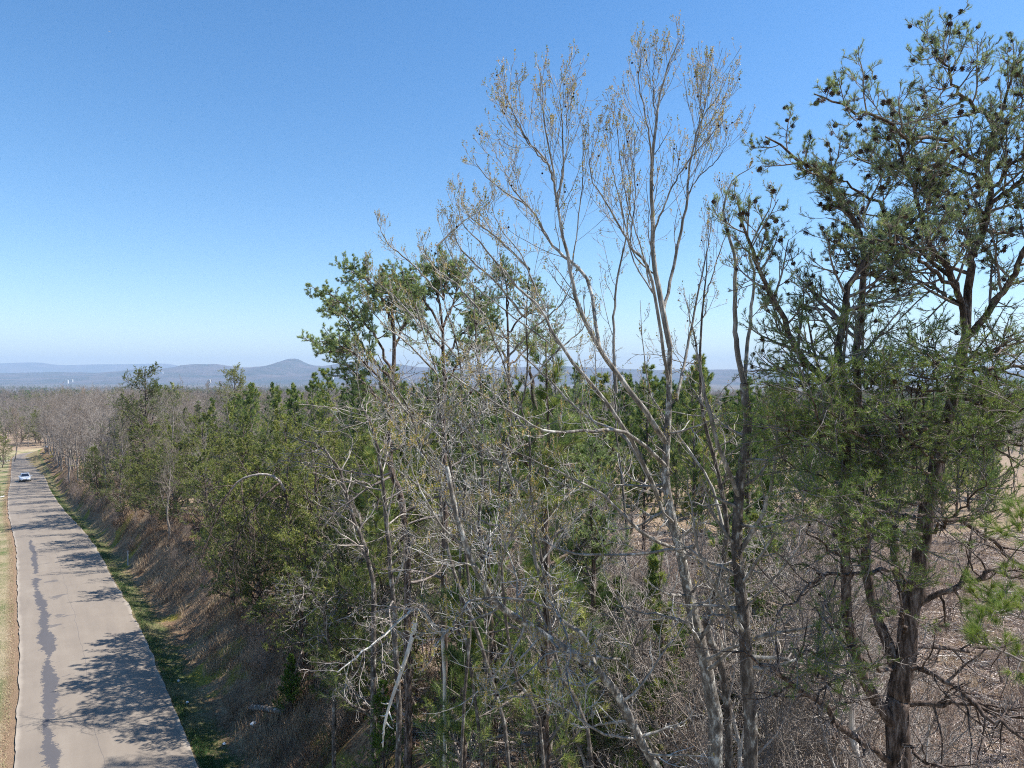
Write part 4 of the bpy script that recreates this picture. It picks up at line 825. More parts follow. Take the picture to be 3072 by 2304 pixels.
# left of the road
for i, (px, Yd, s_) in enumerate([(-14, 120, .62), (2, 168, .75), (-6, 90, .3)]):
    p = W(px, 450, Yd); o = dup(protoV[i], (p[0], p[1], gz(p[0], p[1])), i*2., s_)
    tag(o, ['small green pine bough at the left edge beside the mown verge', 'yellow green pine at the left edge beyond the pale driveway', 'low pine boughs at the left edge above the grass'][i], 'pine tree'); o.pop('group', None) if hasattr(o, 'pop') else None
    if 'group' in o: del o['group']
pTan = bare_proto('bare_tree', 14.5, .15, 205, .2, .2, 1.2, ('grey_bark', 'pink_twig'), .9, .01); p = W(14, 440, 190); pTan.location = (p[0], p[1], gz(p[0], p[1])); tag(pTan, 'budding tan tree at the left edge above the road bend', 'bare tree')
# first rows of the wood beyond the road bend, then the far wood as one mass
nb = 0
for t_ in range(3000):
    y = 240+190*r2.random()**2.2; px = r2.uniform(-25, 130) if r2.random() < .65 else r2.uniform(130, 300); x = (px-512)/FPX*y
    s_, u_, z_ = [float(v[0]) for v in roadcoord([x], [y])]
    if abs(s_) < 9 or nb > 240 or not free(x, y, 3.6): continue
    pts.append((x, y)); nb += 1
    if r2.random() < .27: put(protoV, nb, x, y, r2.random()*6.28, r2.uniform(1.0, 1.35), 'dark pine in the far grey wood', 'pine tree', 'pines in the far grey wood')
    else: put(protoB, nb, x, y, r2.random()*6.28, r2.uniform(.9, 1.1), 'bare tree of the far grey wood', 'bare tree', 'bare trees of the far grey wood')
print('beyond', nb)
for pr in protoL+protoV+protoB:
    assert id(pr) in used

def small_tree(seed, pine):
    """light geometry for one far tree"""
    global rng; rng = np.random.default_rng(seed); g = Geo()
    k = 6; z = np.linspace(0, 1, k); P = np.zeros((k, 3)); H = 14.; P[:, 2] = z*H*.92; P[:, :2] = np.cumsum(rng.normal(size=(k, 2))*.15, 0)
    R = .2*(1-z)+.03; tubes(g, A1(P), A1(R), 4)
    if pine:
        L1, R1 = grow(A1(P), A1(R), 22, 4, 3.2, (50, 85), (.45, 1), .12, .1, .4, .03, .3, rel=False)
        L2, R2 = grow(L1, R1, 8, 3, .45, (30, 70), (.2, 1), .15, .1, .5, .02, .3); tubes(g, L1, R1, 3)
        g2 = Geo(); needles(g2, L2, 30, .45, .10, (.1, 1), (30, 80)); return [g.mesh('far_pine', M['pine_bark']), g2.mesh('far_pine_crown', M['edge'], False)]
    L1, R1 = grow(A1(P), A1(R), 13, 5, 5.2, (20, 48), (.25, 1), .1, .12, .4, .03, .45, rel=False)
    L2, R2 = grow(L1, R1, 7, 4, .5, (25, 55), (.2, 1), .15, .1, .5, .022, .3); L3, R3 = grow(L2, R2, 6, 3, .5, (25, 55), (.15, 1), .18, .05, .5, .02, .3)
    tubes(g, L1, R1, 3); g2 = Geo(); tubes(g2, L2, R2, 3); tubes(g2, L3, R3, 3); return [g.mesh('far_bare', M['grey_bark']), g2.mesh('far_bare_crown', M['far_twig'])]
def far_wood(name, label, cat, variants, sel, seedv):
    """trees too many to count, scattered over the valley as one object"""
    r = np.random.default_rng(seedv); gp = Geo(); P = []
    Ys = []
    for y0, y1, sp in ((420, 700, 8.5), (700, 1300, 13), (1300, 3000, 26), (3000, 6500, 60)):
        area = (y1**2-y0**2)/2*(560/FPX) ; cnt = int(area/sp**2*.9); y = np.sqrt(r.uniform(y0**2, y1**2, cnt)); px = r.uniform(-40, 470 if y0 < 3000 else 520, cnt)
        x = (px-512)/FPX*y; Ys.append(np.column_stack([x, y]))
    # and the right-hand horizon seen through the pines
    y = np.sqrt(r.uniform(180**2, 900**2, 2600)); px = r.uniform(470, 1060, 2600); Ys.append(np.column_stack([(px-512)/FPX*y, y]))
    y = np.sqrt(r.uniform(180**2, 420**2, 1200)); px = r.uniform(150, 480, 1200); Ys.append(np.column_stack([(px-512)/FPX*y, y]))
    P = np.concatenate(Ys); s_, _, _ = roadcoord(P[:, 0], P[:, 1]); P = P[np.abs(s_) > 22]
    v = vnoise(P[:, 0], P[:, 1], 1/60., 31)+.6*vnoise(P[:, 0], P[:, 1], 1/220., 32)+.25*(r.random(len(P))-.5)
    P = P[(v > .15) if sel else (v <= .15)]
    fld = vnoise(P[:, 0], P[:, 1], 1/420., 33); P = P[(fld < .3) | (P[:, 1] < 900)]
    V = np.column_stack([P, ground(P[:, 0], P[:, 1])]); me = bpy.data.meshes.new(name); me.from_pydata(V.tolist(), [], []); print(name, len(V))
    o = bpy.data.objects.new(name, me); C.objects.link(o)
    ng = bpy.data.node_groups.new(name, 'GeometryNodeTree'); ng.interface.new_socket('Geometry', in_out='INPUT', socket_type='NodeSocketGeometry'); ng.interface.new_socket('Geometry', in_out='OUTPUT', socket_type='NodeSocketGeometry')
    gi = ng.nodes.new('NodeGroupInput'); go = ng.nodes.new('NodeGroupOutput'); iop = ng.nodes.new('GeometryNodeInstanceOnPoints'); gti = ng.nodes.new('GeometryNodeGeometryToInstance')
    for pair in variants:
        jn = ng.nodes.new('GeometryNodeJoinGeometry')
        for me_ in pair:
            oo = bpy.data.objects.new(me_.name, me_); oi = ng.nodes.new('GeometryNodeObjectInfo'); oi.inputs[0].default_value = oo; ng.links.new(oi.outputs['Geometry'], jn.inputs[0])
        ng.links.new(jn.outputs[0], gti.inputs[0])
    ng.links.new(gi.outputs[0], iop.inputs['Points']); ng.links.new(gti.outputs[0], iop.inputs['Instance']); iop.inputs['Pick Instance'].default_value = True
    rr_ = ng.nodes.new('FunctionNodeRandomValue'); rr_.data_type = 'FLOAT_VECTOR'; rr_.inputs[0].default_value = (-.06, -.06, 0); rr_.inputs[1].default_value = (.06, .06, 6.28); ng.links.new(rr_.outputs[0], iop.inputs['Rotation'])
    rs = ng.nodes.new('FunctionNodeRandomValue'); rs.data_type = 'FLOAT'; rs.inputs[2].default_value = .6; rs.inputs[3].default_value = 1.3; ng.links.new(rs.outputs[1], iop.inputs['Scale'])
    ng.links.new(iop.outputs[0], go.inputs[0]); md = o.modifiers.new('scatter', 'NODES'); md.node_group = ng
    tag(o, label, cat, kind='stuff'); return o
far_wood('far_bare_wood', 'grey brown bare woods filling the valley below the hills', 'woods', [small_tree(300+i, False) for i in range(3)], False, 1)
far_wood('far_pine_wood', 'dark green pine stands scattered through the far woods', 'woods', [small_tree(310+i, True) for i in range(3)], True, 1)

# ------------------------------------------------------------------ red cedars, bent tree, broken limb, dead tops
def cedar(label, x, y, H, seed):
    global rng; rng = np.random.default_rng(seed); b0 = np.array([x, y, gz(x, y)]); root = empty('cedar_tree', b0); tag(root, label, 'cedar tree')
    gt, gn = Geo(), Geo(); k = 10; z = np.linspace(0, 1, k); P = np.zeros((k, 3)); P[:, 2] = z*H-.1; R = .06*(1-z)+.01; tubes(gt, A1(P), A1(R), 6)
    lf = lambda t: H*.34*np.clip(1.05-t, .08, 1)
    L1, R1 = grow(A1(P), A1(R), 60, 6, 1, (45, 70), (.04, .98), .1, .12, .4, .005, 0, False, lf)
    L2, R2 = grow(L1, R1, 8, 5, .45, (25, 55), (.15, 1), .14, .08, .6, .004, .3); tubes(gt, L1, R1, 3)
    L3, R3 = grow(L2, R2, 6, 3, .4, (25, 55), (.15, 1), .14, .08, .6, .004, .3)
    needles(gn, L3, 8, .06, .014, (0, 1), (10, 45), np.clip(.45+rng.normal(size=len(L3))*.2, 0, 1))
    obj('trunk', gt, M['pine_bark'], root); obj('crown', gn, M['cedar'], root, smooth=False)
p = S(1150, 2230, 19.5); cedar('bright green cedar on the shaded bank below the broken limb', p[0], p[1], 4.6, 401)
p = S(870, 1950, 27); cedar('small dark cedar on the bank at the end of the fallen log', p[0], p[1], 2.4, 402)
p = S(1130, 1800, 17.5); cedar('slim dark cedar between the dark pine trunk and the broken limb', p[0], p[1], 3.4, 403)

def bent_tree():
    global rng; rng = np.random.default_rng(77); Dq = 30
    pts_ = [S(885, 1900, Dq+1), S(880, 1700, Dq+.6), S(868, 1540, Dq+.3), S(838, 1446, Dq), S(780, 1422, Dq-.3), S(710, 1448, Dq-.5), S(662, 1520, Dq-.7), S(622, 1620, Dq-.9), S(596, 1710, Dq-1.0)]
    pts2 = [S(838, 1450, Dq-.1), S(790, 1490, Dq-.6), S(740, 1560, Dq-.9), S(705, 1650, Dq-1.1), S(690, 1740, Dq-1.2)]
    b0 = root_of(pts_[0]); root = empty('bent_tree', b0); tag(root, 'dead tree bowed over in an arch with drooping dark twigs above the bank', 'dead tree')
    gt, gb = Geo(), Geo(); P, R = stem([b0]+pts_, .085, .02, 28, .015); tubes(gt, A1(P[:12]-b0), A1(R[:12]), 7); tubes(gt, A1(P[19:]-b0), A1(R[19:]), 6); gl = Geo(); tubes(gl, A1(P[11:20]-b0), A1(R[11:20]), 7)
    Q_, T_ = stem(pts2, .045, .012, 16, .03); tubes(gt, A1(Q_-b0), A1(T_), 5)
    for A_, B_ in ((P-b0, R), (Q_-b0, T_)):
        a1, r1 = grow(A1(A_), A1(B_), 22, 8, 2.0, (40, 90), (.35, 1), .14, -.22, .5, .008, .2, rel=False); a2, r2_ = grow(a1, r1, 7, 5, .4, (30, 70), (.1, 1), .2, -.1, .6, .006, .2)
        tubes(gb, a1, r1, 4); tubes(gb, a2, r2_, 3)
    obj('trunk', gt, M['pine_bark'], root); obj('limb', gl, M['grey_twig'], root); obj('branches', gb, M['pine_bark'], root)
bent_tree()
def broken_limb():
    global rng; rng = np.random.default_rng(78); Dq = 9.6
    pts_ = [S(1245, 1870, Dq), S(1232, 1930, Dq-.05), S(1205, 2010, Dq-.1), S(1175, 2100, Dq-.15), S(1155, 2165, Dq-.15), S(1148, 2210, Dq-.1), S(1147, 2246, Dq)]
    b0 = pts_[0]; g = Geo(); P, R = stem(pts_, .035, .008, 22, .006); tubes(g, A1(P-b0), A1(R), 8)
    for (x, y, x2, y2) in ((1205, 2010, 1190, 1985), (1182, 2065, 1196, 2075), (1190, 2060, 1180, 2040), (1163, 2115, 1141, 2112), (1160, 2150, 1138, 2151), (1162, 2130, 1176, 2165), (1157, 2172, 1179, 2192), (1150, 2200, 1143, 2206), (1148, 2228, 1141, 2234)):
        a, c_ = S(x, y, Dq-.1)-b0, S(x2, y2, Dq-.25)-b0; tubes(g, A1(np.array([a, (a+c_)/2+[0, 0, -.01], c_])), A1([.013, .009, .004]), 5)
    tag(obj('broken_limb', g, M['dead_wood'], loc=b0), 'long bleached barkless broken limb hanging down in front of the shaded bank', 'dead limb')
broken_limb()
def dead_top(label, pts_, r, seed, Ls=1.1, m='dead_wood', root_xy=None, n1=14, tr=0.):
    """a dead bare tree with a bleached arching limb"""
    global rng; rng = np.random.default_rng(seed); b0 = root_of(root_xy if root_xy is not None else pts_[0]); root = empty('dead_tree', b0); tag(root, label, 'dead tree')
    g, gb = Geo(), Geo(); P, R = stem([b0]+pts_, r, .01, 26, .02, .8); P = P-b0; tubes(g, A1(P), A1(R), 7)
    a1, r1 = grow(A1(P), A1(R), n1, 8, Ls, (35, 75), (.3, 1), .15, tr, .5, .006, .3, rel=False); a2, q2 = grow(a1, r1, 6, 6, .45, (30, 65), (.2, 1), .2, tr, .6, .005, .3); a3, q3 = grow(a2, q2, 4, 4, .45, (30, 65), (.2, 1), .2, tr, .6, .004, .3)
    tubes(gb, a1, r1, 4); tubes(gb, a2, q2, 3); tubes(gb, a3, q3, 3); obj('trunk', g, M['dark_gum' if m == 'grey_bark' else m], root); obj('branches', gb, M['grey_twig'], root)
dead_top('dead tree with bleached boughs arching left over the shaded bank', [S(1330, 2000, 15), S(1320, 1900, 15), S(1240, 1830, 14.6), S(1160, 1900, 14), S(1070, 1970, 13.4), S(1010, 2020, 13)], .045, 501, 1.3, tr=-.04, n1=20)
dead_top('dead grey tree with bare level boughs left of the slim gums', [S(1120, 1900, 20), S(1110, 1700, 20), S(1060, 1560, 20), S(1020, 1420, 20), S(960, 1340, 19.6), S(900, 1320, 19)], .09, 502, 1.8, m='grey_bark', n1=22)
dead_top('twiggy dead grey tree before the flat topped pine', [S(1190, 2000, 17), S(1170, 1700, 17), S(1150, 1450, 17), S(1120, 1300, 17), S(1080, 1200, 17)], .08, 503, 1.9, m='grey_bark', n1=24)
dead_top('dead grey tree leaning out of the wood edge above the dry bank', [S(1000, 2050, 22), S(980, 1900, 22), S(950, 1800, 21.6), S(900, 1760, 21), S(840, 1800, 20.4)], .07, 504, 1.5, m='grey_bark', n1=20)
dead_top('thin dead tree standing between the gums and the plantation', [S(1450, 2200, 18), S(1460, 1900, 18), S(1440, 1600, 18), S(1450, 1300, 18), S(1430, 1050, 18), S(1420, 850, 18)], .07, 505, 1.6, m='grey_bark', n1=26)
dead_top('reddish twiggy bare tree behind the tall sweetgum', [S(1700, 2100, 22), S(1690, 1700, 22), S(1680, 1400, 22), S(1660, 1100, 22), S(1640, 900, 22)], .08, 506, 2.0, m='grey_bark', n1=30, tr=.08)
dead_top('twiggy bare tree in front of the plantation right of the sweetgums', [S(1850, 2200, 20), S(1860, 1900, 20), S(1880, 1600, 20), S(1850, 1300, 20), S(1840, 1050, 20)], .07, 507, 1.7, m='grey_bark', n1=26, tr=.06)

# pines and dead wood closing the near end of the roadside row
for i, (px, Yd, ytop, lb) in enumerate([(262, 33, 455, 'dark scrub pine behind the arch of the bowed dead tree'), (300, 28.5, 520, 'low olive pine overhanging the shaded bank above the fallen log'), (338, 25, 500, 'scrub pine at the bank top left of the dead bleached boughs'), (372, 23.5, 455, 'taller scrub pine rising behind the dead bleached boughs'),
                                       (232, 37, 470, 'scrub pine leaning over the bank left of the bowed dead tree'), (318, 31, 430, 'full scrub pine between the bowed dead tree and the flat topped pine'), (288, 36, 425, 'dark bushy pine just right of the bowed dead tree'), (400, 27, 470, 'scrub pine under the flat topped pine')]):
    p = W(px, 500, Yd); z_ = gz(p[0], p[1]); h_ = CZ-(ytop-HY)/FPX*Yd-z_
    o = dup(protoV[i % 4], (p[0], p[1], z_), i*1.3, h_/10.6, tilt=(0, -.08)); tag(o, lb, 'pine tree')
    if 'group' in o: del o['group']

# understory between the gums: twiggy saplings and half grown pines
protoU = [bare_proto('bare_sapling', 5.5, .045, 180+i, .09, .1, 1.3, ('grey_twig', ('grey_twig', 'far_twig', 'pink_twig')[i % 3]), 1.25, .0035) for i in range(3)]
nu = nw = 0
for t_ in range(3000):
    y = r2.uniform(12.5, 27); px = r2.uniform(345, 880); x = (px-512)/FPX*y
    s_, u_, z_ = [float(v[0]) for v in roadcoord([x], [y])]
    if s_ < 8.6 or nu+nw > 175: continue
    top = CZ-(r2.uniform(470, 700)-HY)/FPX*y; h_ = top-gz(x, y)
    if h_ < 1.8 or not free(x, y, 1.0) or (px > 780 and r2.random() < .5): continue
    pts.append((x, y))
    if r2.random() < (.42 if px < 620 else .05): put(protoL, nw, x, y, r2.random()*6.28, min(.8, h_/10.2), 'half grown green pine', 'pine tree', 'half grown pines'); nw += 1
    else: put(protoU, nu, x, y, r2.random()*6.28, h_/6.0, 'bare twiggy sapling', 'sapling', 'bare saplings', tilt=(r2.normal()*.15, r2.normal()*.15)); nu += 1

# ------------------------------------------------------------------ shrubs and saplings in the clearing and on the bank
ns = 0
for t_ in range(4000):
    y = r2.uniform(10.5, 34); px = r2.uniform(330, 1050); x = (px-512)/FPX*y
    s_, u_, z_ = [float(v[0]) for v in roadcoord([x], [y])]
    if s_ < 8.4 or ns >= 95 or not free(x, y, .95): continue
    if px > 700 and r2.random() < .8: continue
    pts.append((x, y)); ns += 1
    put(protoS, ns, x, y, r2.random()*6.28, r2.uniform(.6, 1.5) if y > 14 else r2.uniform(.5, 1.0), 'leafless pinkish brown shrub', 'shrub', 'bare shrubs')
for i in range(130):
    u = Uof(20)+r2.random()**1.3*(Uof(110)-Uof(20)); x, y = road_pt(u, r2.uniform(5.9, 9.5)-(1.6 if u > Uof(52) else 0)) 
    o = dup(protoS[i % 3], (x, y, gz(x, y)-.05), r2.random()*6, r2.uniform(.3, .75)); placed.append((o, x, y, 'low brown bramble on the bank', 'shrub', 'brambles on the bank'))

label_placed()
# ------------------------------------------------------------------ grass, dry brush and fallen sticks (uncountable)
def blades(g, x, y, L, wd, lean, tn, m=1):
    n = len(x); z = ground(x, y)-.02; a = rng.random(n)*6.28; ln = L*rng.uniform(.5, 1.3, n)
    d = np.stack([np.cos(a)*lean, np.sin(a)*lean, np.ones(n)], 1)*rng.uniform(.7, 1, (n, 1)); d = unit(d)*ln[:, None]
    sd_ = np.stack([-np.sin(a), np.cos(a), a*0], 1)*wd/2; p = np.stack([x, y, z], 1)
    g.add(np.stack([p-sd_, p+sd_, p+d], 1).reshape(-1, 3), F3=np.arange(n*3).reshape(-1, 3), T=np.repeat(tn, 3))
rng = np.random.default_rng(900)
g = Geo(); n = 90000; u = Uof(22)+rng.random(n)**1.6*(Uof(150)-Uof(22)); s_ = 2.82+np.abs(rng.normal(size=n))*.75
x, y = road_pt(u, s_); tn = np.clip(.22+.9*vnoise(x, y, .7, 41)+rng.normal(size=n)*.14+.12*(s_-3.2), 0, 1); blades(g, x, y, .13, .022, .6, tn)
n = 60000; u = Uof(22)+rng.random(n)**1.4*(Uof(160)-Uof(22)); s_ = -2.95-rng.random(n)**1.3*5.5; x, y = road_pt(u, s_)
tn = np.clip(.55+1.1*vnoise(x, y, .35, 42)+rng.normal(size=n)*.15+.12*(s_+5), 0, 1); blades(g, x, y, .10, .025, .7, tn)
tag(obj('verge_grass', g, M['grass'], smooth=False), 'short green and straw coloured grass along both sides of the road', 'grass', kind='stuff')
g = Geo(); n = 110000; u = Uof(20)+rng.random(n)**1.5*(Uof(120)-Uof(20)); s_ = 4.6+rng.random(n)*6; x, y = road_pt(u, s_)
keep = vnoise(x, y, .45, 43)+.25*rng.normal(size=n) > -.12; x, y, n = x[keep], y[keep], keep.sum()
blades(g, x, y, .42, .02, .8, np.clip(.45+.9*vnoise(x, y, .5, 44)+rng.normal(size=n)*.18, 0, 1))
def clumps(cx_, cy_, nb_, rad, L, wd, tn):
    k_ = len(cx_); x = (cx_[:, None]+rng.normal(size=(k_, nb_))*rad).ravel(); y = (cy_[:, None]+rng.normal(size=(k_, nb_))*rad).ravel()
    blades(g, x, y, L, wd, .5, np.clip(np.repeat(tn, nb_)+rng.normal(size=k_*nb_)*.12, 0, 1))
u = Uof(22)+rng.random(420)**1.3*(Uof(110)-Uof(22)); x, y = road_pt(u, 4.4+rng.random(420)*4.2); clumps(x, y, 70, .16, .6, .02, rng.uniform(.3, .95, 420))
yq = 13+rng.random(330)*30; pq = rng.uniform(560, 1050, 330); xq = (pq-512)/FPX*yq; clumps(xq, yq, 70, .17, .62, .013, rng.uniform(.55, 1, 330))
n = 90000; yy_ = 10+rng.random(n)**.8*30; px = rng.uniform(400, 1060, n); x = (px-512)/FPX*yy_; s_, _, _ = roadcoord(x, yy_); k_ = (s_ > 8)&(vnoise(x, yy_, .35, 45) > .08); x, yy_ = x[k_], yy_[k_]
blades(g, x, yy_, .38, .009, .8, np.clip(.6+rng.normal(size=len(x))*.22, 0, 1))
tag(obj('dry_brush', g, M['brush'], smooth=False), 'dry brown weeds and dead grass over the bank and clearing', 'brush', kind='stuff')
g = Geo(); n = 90000; yy_ = 9.5+rng.random(n)**.8*36; px = rng.uniform(330, 1060, n); x = (px-512)/FPX*yy_; s_, _, _ = roadcoord(x, yy_); k_ = s_ > 7.6; x, yy_ = x[k_], yy_[k_]; n = len(x)
a = rng.random(n)*6.28; ln = rng.gamma(2., .17, n); p = np.stack([x, yy_, ground(x, yy_)+.01+rng.random(n)*.05], 1); d = np.stack([np.cos(a), np.sin(a), rng.normal(size=n)*.16], 1)*ln[:, None]
P = np.stack([p-d/2, p+rng.normal(size=(n, 3))*.012, p+d/2], 1); R = np.repeat(rng.uniform(.003, .010, (n, 1))*np.clip(ln[:, None]*3, .5, 2.4), 3, 1)
tubes(g, P, R, 3, T=rng.random(n))
n = 420; yy_ = 12+rng.random(n)*28; px = rng.uniform(450, 1060, n); x = (px-512)/FPX*yy_; a = rng.random(n)*6.28; ln = rng.uniform(.7, 2.4, n); p = np.stack([x, yy_, ground(x, yy_)+.06+rng.random(n)*.12], 1)
d = np.stack([np.cos(a), np.sin(a), rng.normal(size=n)*.08], 1)*ln[:, None]; P = np.stack([p-d/2, p-d/6+rng.normal(size=(n, 3))*.05, p+d/6+rng.normal(size=(n, 3))*.05, p+d/2], 1)
tubes(g, P, np.repeat(rng.uniform(.012, .035, (n, 1)), 4, 1)*np.array([1, .9, .75, .5]), 5, T=rng.random(n)); tag(obj('fallen_sticks', g, M['sticks']), 'fallen sticks and woody debris littering the clearing', 'sticks', kind='stuff')

# ------------------------------------------------------------------ log, litter, posts
def fallen_log():
    p0, p1 = S(750, 1876, 28.5), S(850, 1878, 27.0); p0[2] = gz(p0[0], p0[1])+.18; p1[2] = gz(p1[0], p1[1])+.2
    P, R = stem([p0, (p0+p1)/2+[0, 0, .03], p1], .13, .10, 10, .01); g = Geo(); c0 = (p0+p1)/2; tubes(g, A1(P-c0), A1(R), 12)
    for e in (0, -1):
        n = 12; th = np.arange(n)*2*math.pi/n; t = unit(P[1]-P[0]); a = unit(np.cross(t, [0, 0, 1])); b_ = np.cross(t, a)
        ring = P[e]-c0+R[e]*(np.cos(th)[:, None]*a+np.sin(th)[:, None]*b_); g.add(np.vstack([ring, P[e]-c0]), F3=[(i, (i+1) % n, n) for i in range(n)])
    tag(obj('fallen_log', g, M['dark_gum'], loc=c0), 'dark fallen log lying level on the bank at the wood edge', 'log')
fallen_log()
mw = mat('white_plastic', (.8, .8, .8), .4)
for i, (x, y, lb) in enumerate([(757, 2142, 'white crumpled litter on the dark bank, lowest of the scraps'), (669, 2163, 'small pale litter scrap in the ditch grass'), (558, 2049, 'white litter scrap in the shaded grass'), (532, 1989, 'white litter scrap on the sunlit grass by the road edge')]):
    Yd = 13.2*FPX/(y/3-HY); p = S(x, y, Yd); p[2] = gz(p[0], p[1])+.05
    rr_ = np.random.default_rng(i); me = bpy.data.meshes.new('litter'); import bmesh
    bm = bmesh.new(); bmesh.ops.create_icosphere(bm, subdivisions=2, radius=.11 if i == 0 else .07)
    for v in bm.verts: v.co *= rr_.uniform(.6, 1.25); v.co.z *= .7
    bm.to_mesh(me); bm.free(); me.materials.append(mw); o = bpy.data.objects.new('litter', me); C.objects.link(o); o.location = p; tag(o, lb, 'litter')
def box(g, c, s):
    c = np.asarray(c, float); s = np.asarray(s, float)/2
    v = np.array([(x, y, z) for z in (-1, 1) for y in (-1, 1) for x in (-1, 1)])*s+c
    g.add(v, F4=[(0, 2, 3, 1), (4, 5, 7, 6), (0, 1, 5, 4), (2, 6, 7, 3), (0, 4, 6, 2), (1, 3, 7, 5)])
mg = mat('post_grey', (.32, .33, .33), .6); mwood = mat('post_wood', (.2, .13, .085), .85)
x, y = W(127, 535, 53)[:2]; o = empty('marker_post', (x, y, gz(x, y))); tag(o, 'short grey marker post on top of the bank by the wood', 'post')
g = Geo(); box(g, (0, 0, .5), (.10, .05, 1.1)); obj('post', g, mg, o, smooth=False); g = Geo(); box(g, (0, 0, 1.08), (.13, .08, .08)); obj('cap', g, mg, o, smooth=False)
x, y = W(47, 455, 196)[:2]; o = empty('mailbox', (x, y, gz(x, y))); tag(o, 'white mailbox on a brown post on the verge before the road bend', 'mailbox')
g = Geo(); box(g, (0, 0, .9), (.14, .14, 2.0)); obj('post', g, mwood, o, smooth=False)
g = Geo(); th = np.linspace(0, math.pi, 8); pr = [(-.22, 0)]+[(-.22*math.cos(t), .22+.2*math.sin(t)) for t in th]+[(.22, 0)]; V = [(a_, yy, 1.9+z_) for yy in (-.35, .35) for a_, z_ in pr]; n = len(pr)
g.add(V, F4=[(i, (i+1) % n, n+(i+1) % n, n+i) for i in range(n)]); g.add([V[i] for i in range(n)]+[(0, -.35, 2.0)], F3=[((i+1) % n, i, n) for i in range(n)]); g.add([V[n+i] for i in range(n)]+[(0, .35, 2.0)], F3=[(i, (i+1) % n, n) for i in range(n)])
obj('box', g, mw, o, smooth=False)
# pale gravel driveway at the left edge
mdv = mat('gravel', (.62, .56, .50), .95)
def drive(u, s0, s1, wd, name):
    g = Geo(); V = []
    for s_ in np.linspace(s0, s1, 14):
        for e in (-wd/2, 0, wd/2):
            x, y = road_pt(u+e+.15*math.sin(s_*2+e), s_); V.append((x, y, max(gz(x, y), -99)+.06))
    i = np.arange(13*3).reshape(13, 3); F = []
    for a in range(13):
        for b_ in range(2): F.append((a*3+b_, a*3+b_+1, a*3+b_+4, a*3+b_+3))
    g.add(V, F4=F); tag(obj(name, g, mdv), kind='structure')
drive(Uof(196), -3.2, -16, 3.2, 'gravel_driveway'); drive(Uof(108), -3.2, -12, 1.8, 'gravel_driveway')

# ------------------------------------------------------------------ far buildings
def shed(px, py, Yd, wdt, dep, h, lb, roof=(.5, .52, .55)):
    p = W(px, py, Yd); o = empty('building', (p[0], p[1], p[2])); tag(o, lb, 'building')
    g = Geo(); box(g, (0, 0, h/2-6), (wdt, dep, h+12)); obj('wall', g, mat('wall_white', (.6, .6, .59), .7), o, smooth=False)
    g = Geo(); a, b_, e = wdt/2+1, dep/2+1, h*.25
    g.add([(-a, -b_, h), (a, -b_, h), (a, b_, h), (-a, b_, h), (-a, 0, h+e), (a, 0, h+e)], F4=[(0, 1, 5, 4), (2, 3, 4, 5)], F3=[(0, 4, 3), (1, 2, 5)]); obj('roof', g, mat('roof_pale', roof, .5), o, smooth=False)
shed(331, 378, 3600, 26, 14, 5, 'long low white building on the plain below the peaked hill, largest of the far buildings')
shed(345, 376.2, 4600, 16, 12, 6, 'small white building right of the long low one')
shed(337, 375.6, 5000, 18, 12, 5, 'small white building above the long low one')
shed(209, 380.5, 3300, 15, 8, 4, 'white shed in the bare woods left of the long low building')
shed(67, 381, 3500, 12, 8, 5, 'white farm building below the hills at the left')
shed(72, 380, 3900, 10, 7, 4, 'smaller white farm building beside the left one')
shed(161, 372.3, 6700, 40, 14, 6, 'pale cleared building site on the hillside left of the peak', (.7, .5, .4))

# ------------------------------------------------------------------ aircraft
def aircraft():
    p = W(111, 33, 4000); o = empty('aircraft', p, 1.2); tag(o, 'tiny white aircraft high in the sky at the upper left', 'aircraft')
    g = Geo(); y = np.linspace(-8, 8, 12); tubes(g, A1(np.column_stack([y*0, y, y*0])), A1(.95*np.sqrt(np.clip(1-(y/8.1)**2, 0, 1))**.6), 10); obj('fuselage', g, mw, o)
    for sx in (-1, 1):
        g = Geo(); box(g, (0, 0, 0), (.1, .1, .05)); g = Geo(); g.add([(sx*.6, 1.5, 0), (sx*9, -1.5, .4), (sx*9, -2.6, .4), (sx*.6, -1.2, 0), (sx*.6, 1.5, .3), (sx*9, -1.5, .5), (sx*9, -2.6, .5), (sx*.6, -1.2, .3)], F4=[(0, 1, 2, 3), (4, 5, 6, 7), (0, 1, 5, 4), (1, 2, 6, 5), (2, 3, 7, 6)]); obj('wing', g, mw, o, smooth=False)
    g = Geo(); g.add([(-.1, -5.5, .5), (-.1, -7.6, .5), (-.1, -8.2, 3), (-.1, -7, 3), (.1, -5.5, .5), (.1, -7.6, .5), (.1, -8.2, 3), (.1, -7, 3)], F4=[(0, 1, 2, 3), (4, 5, 6, 7), (0, 3, 7, 4), (1, 2, 6, 5), (2, 3, 7, 6)]); obj('tail_fin', g, mw, o, smooth=False)
aircraft()

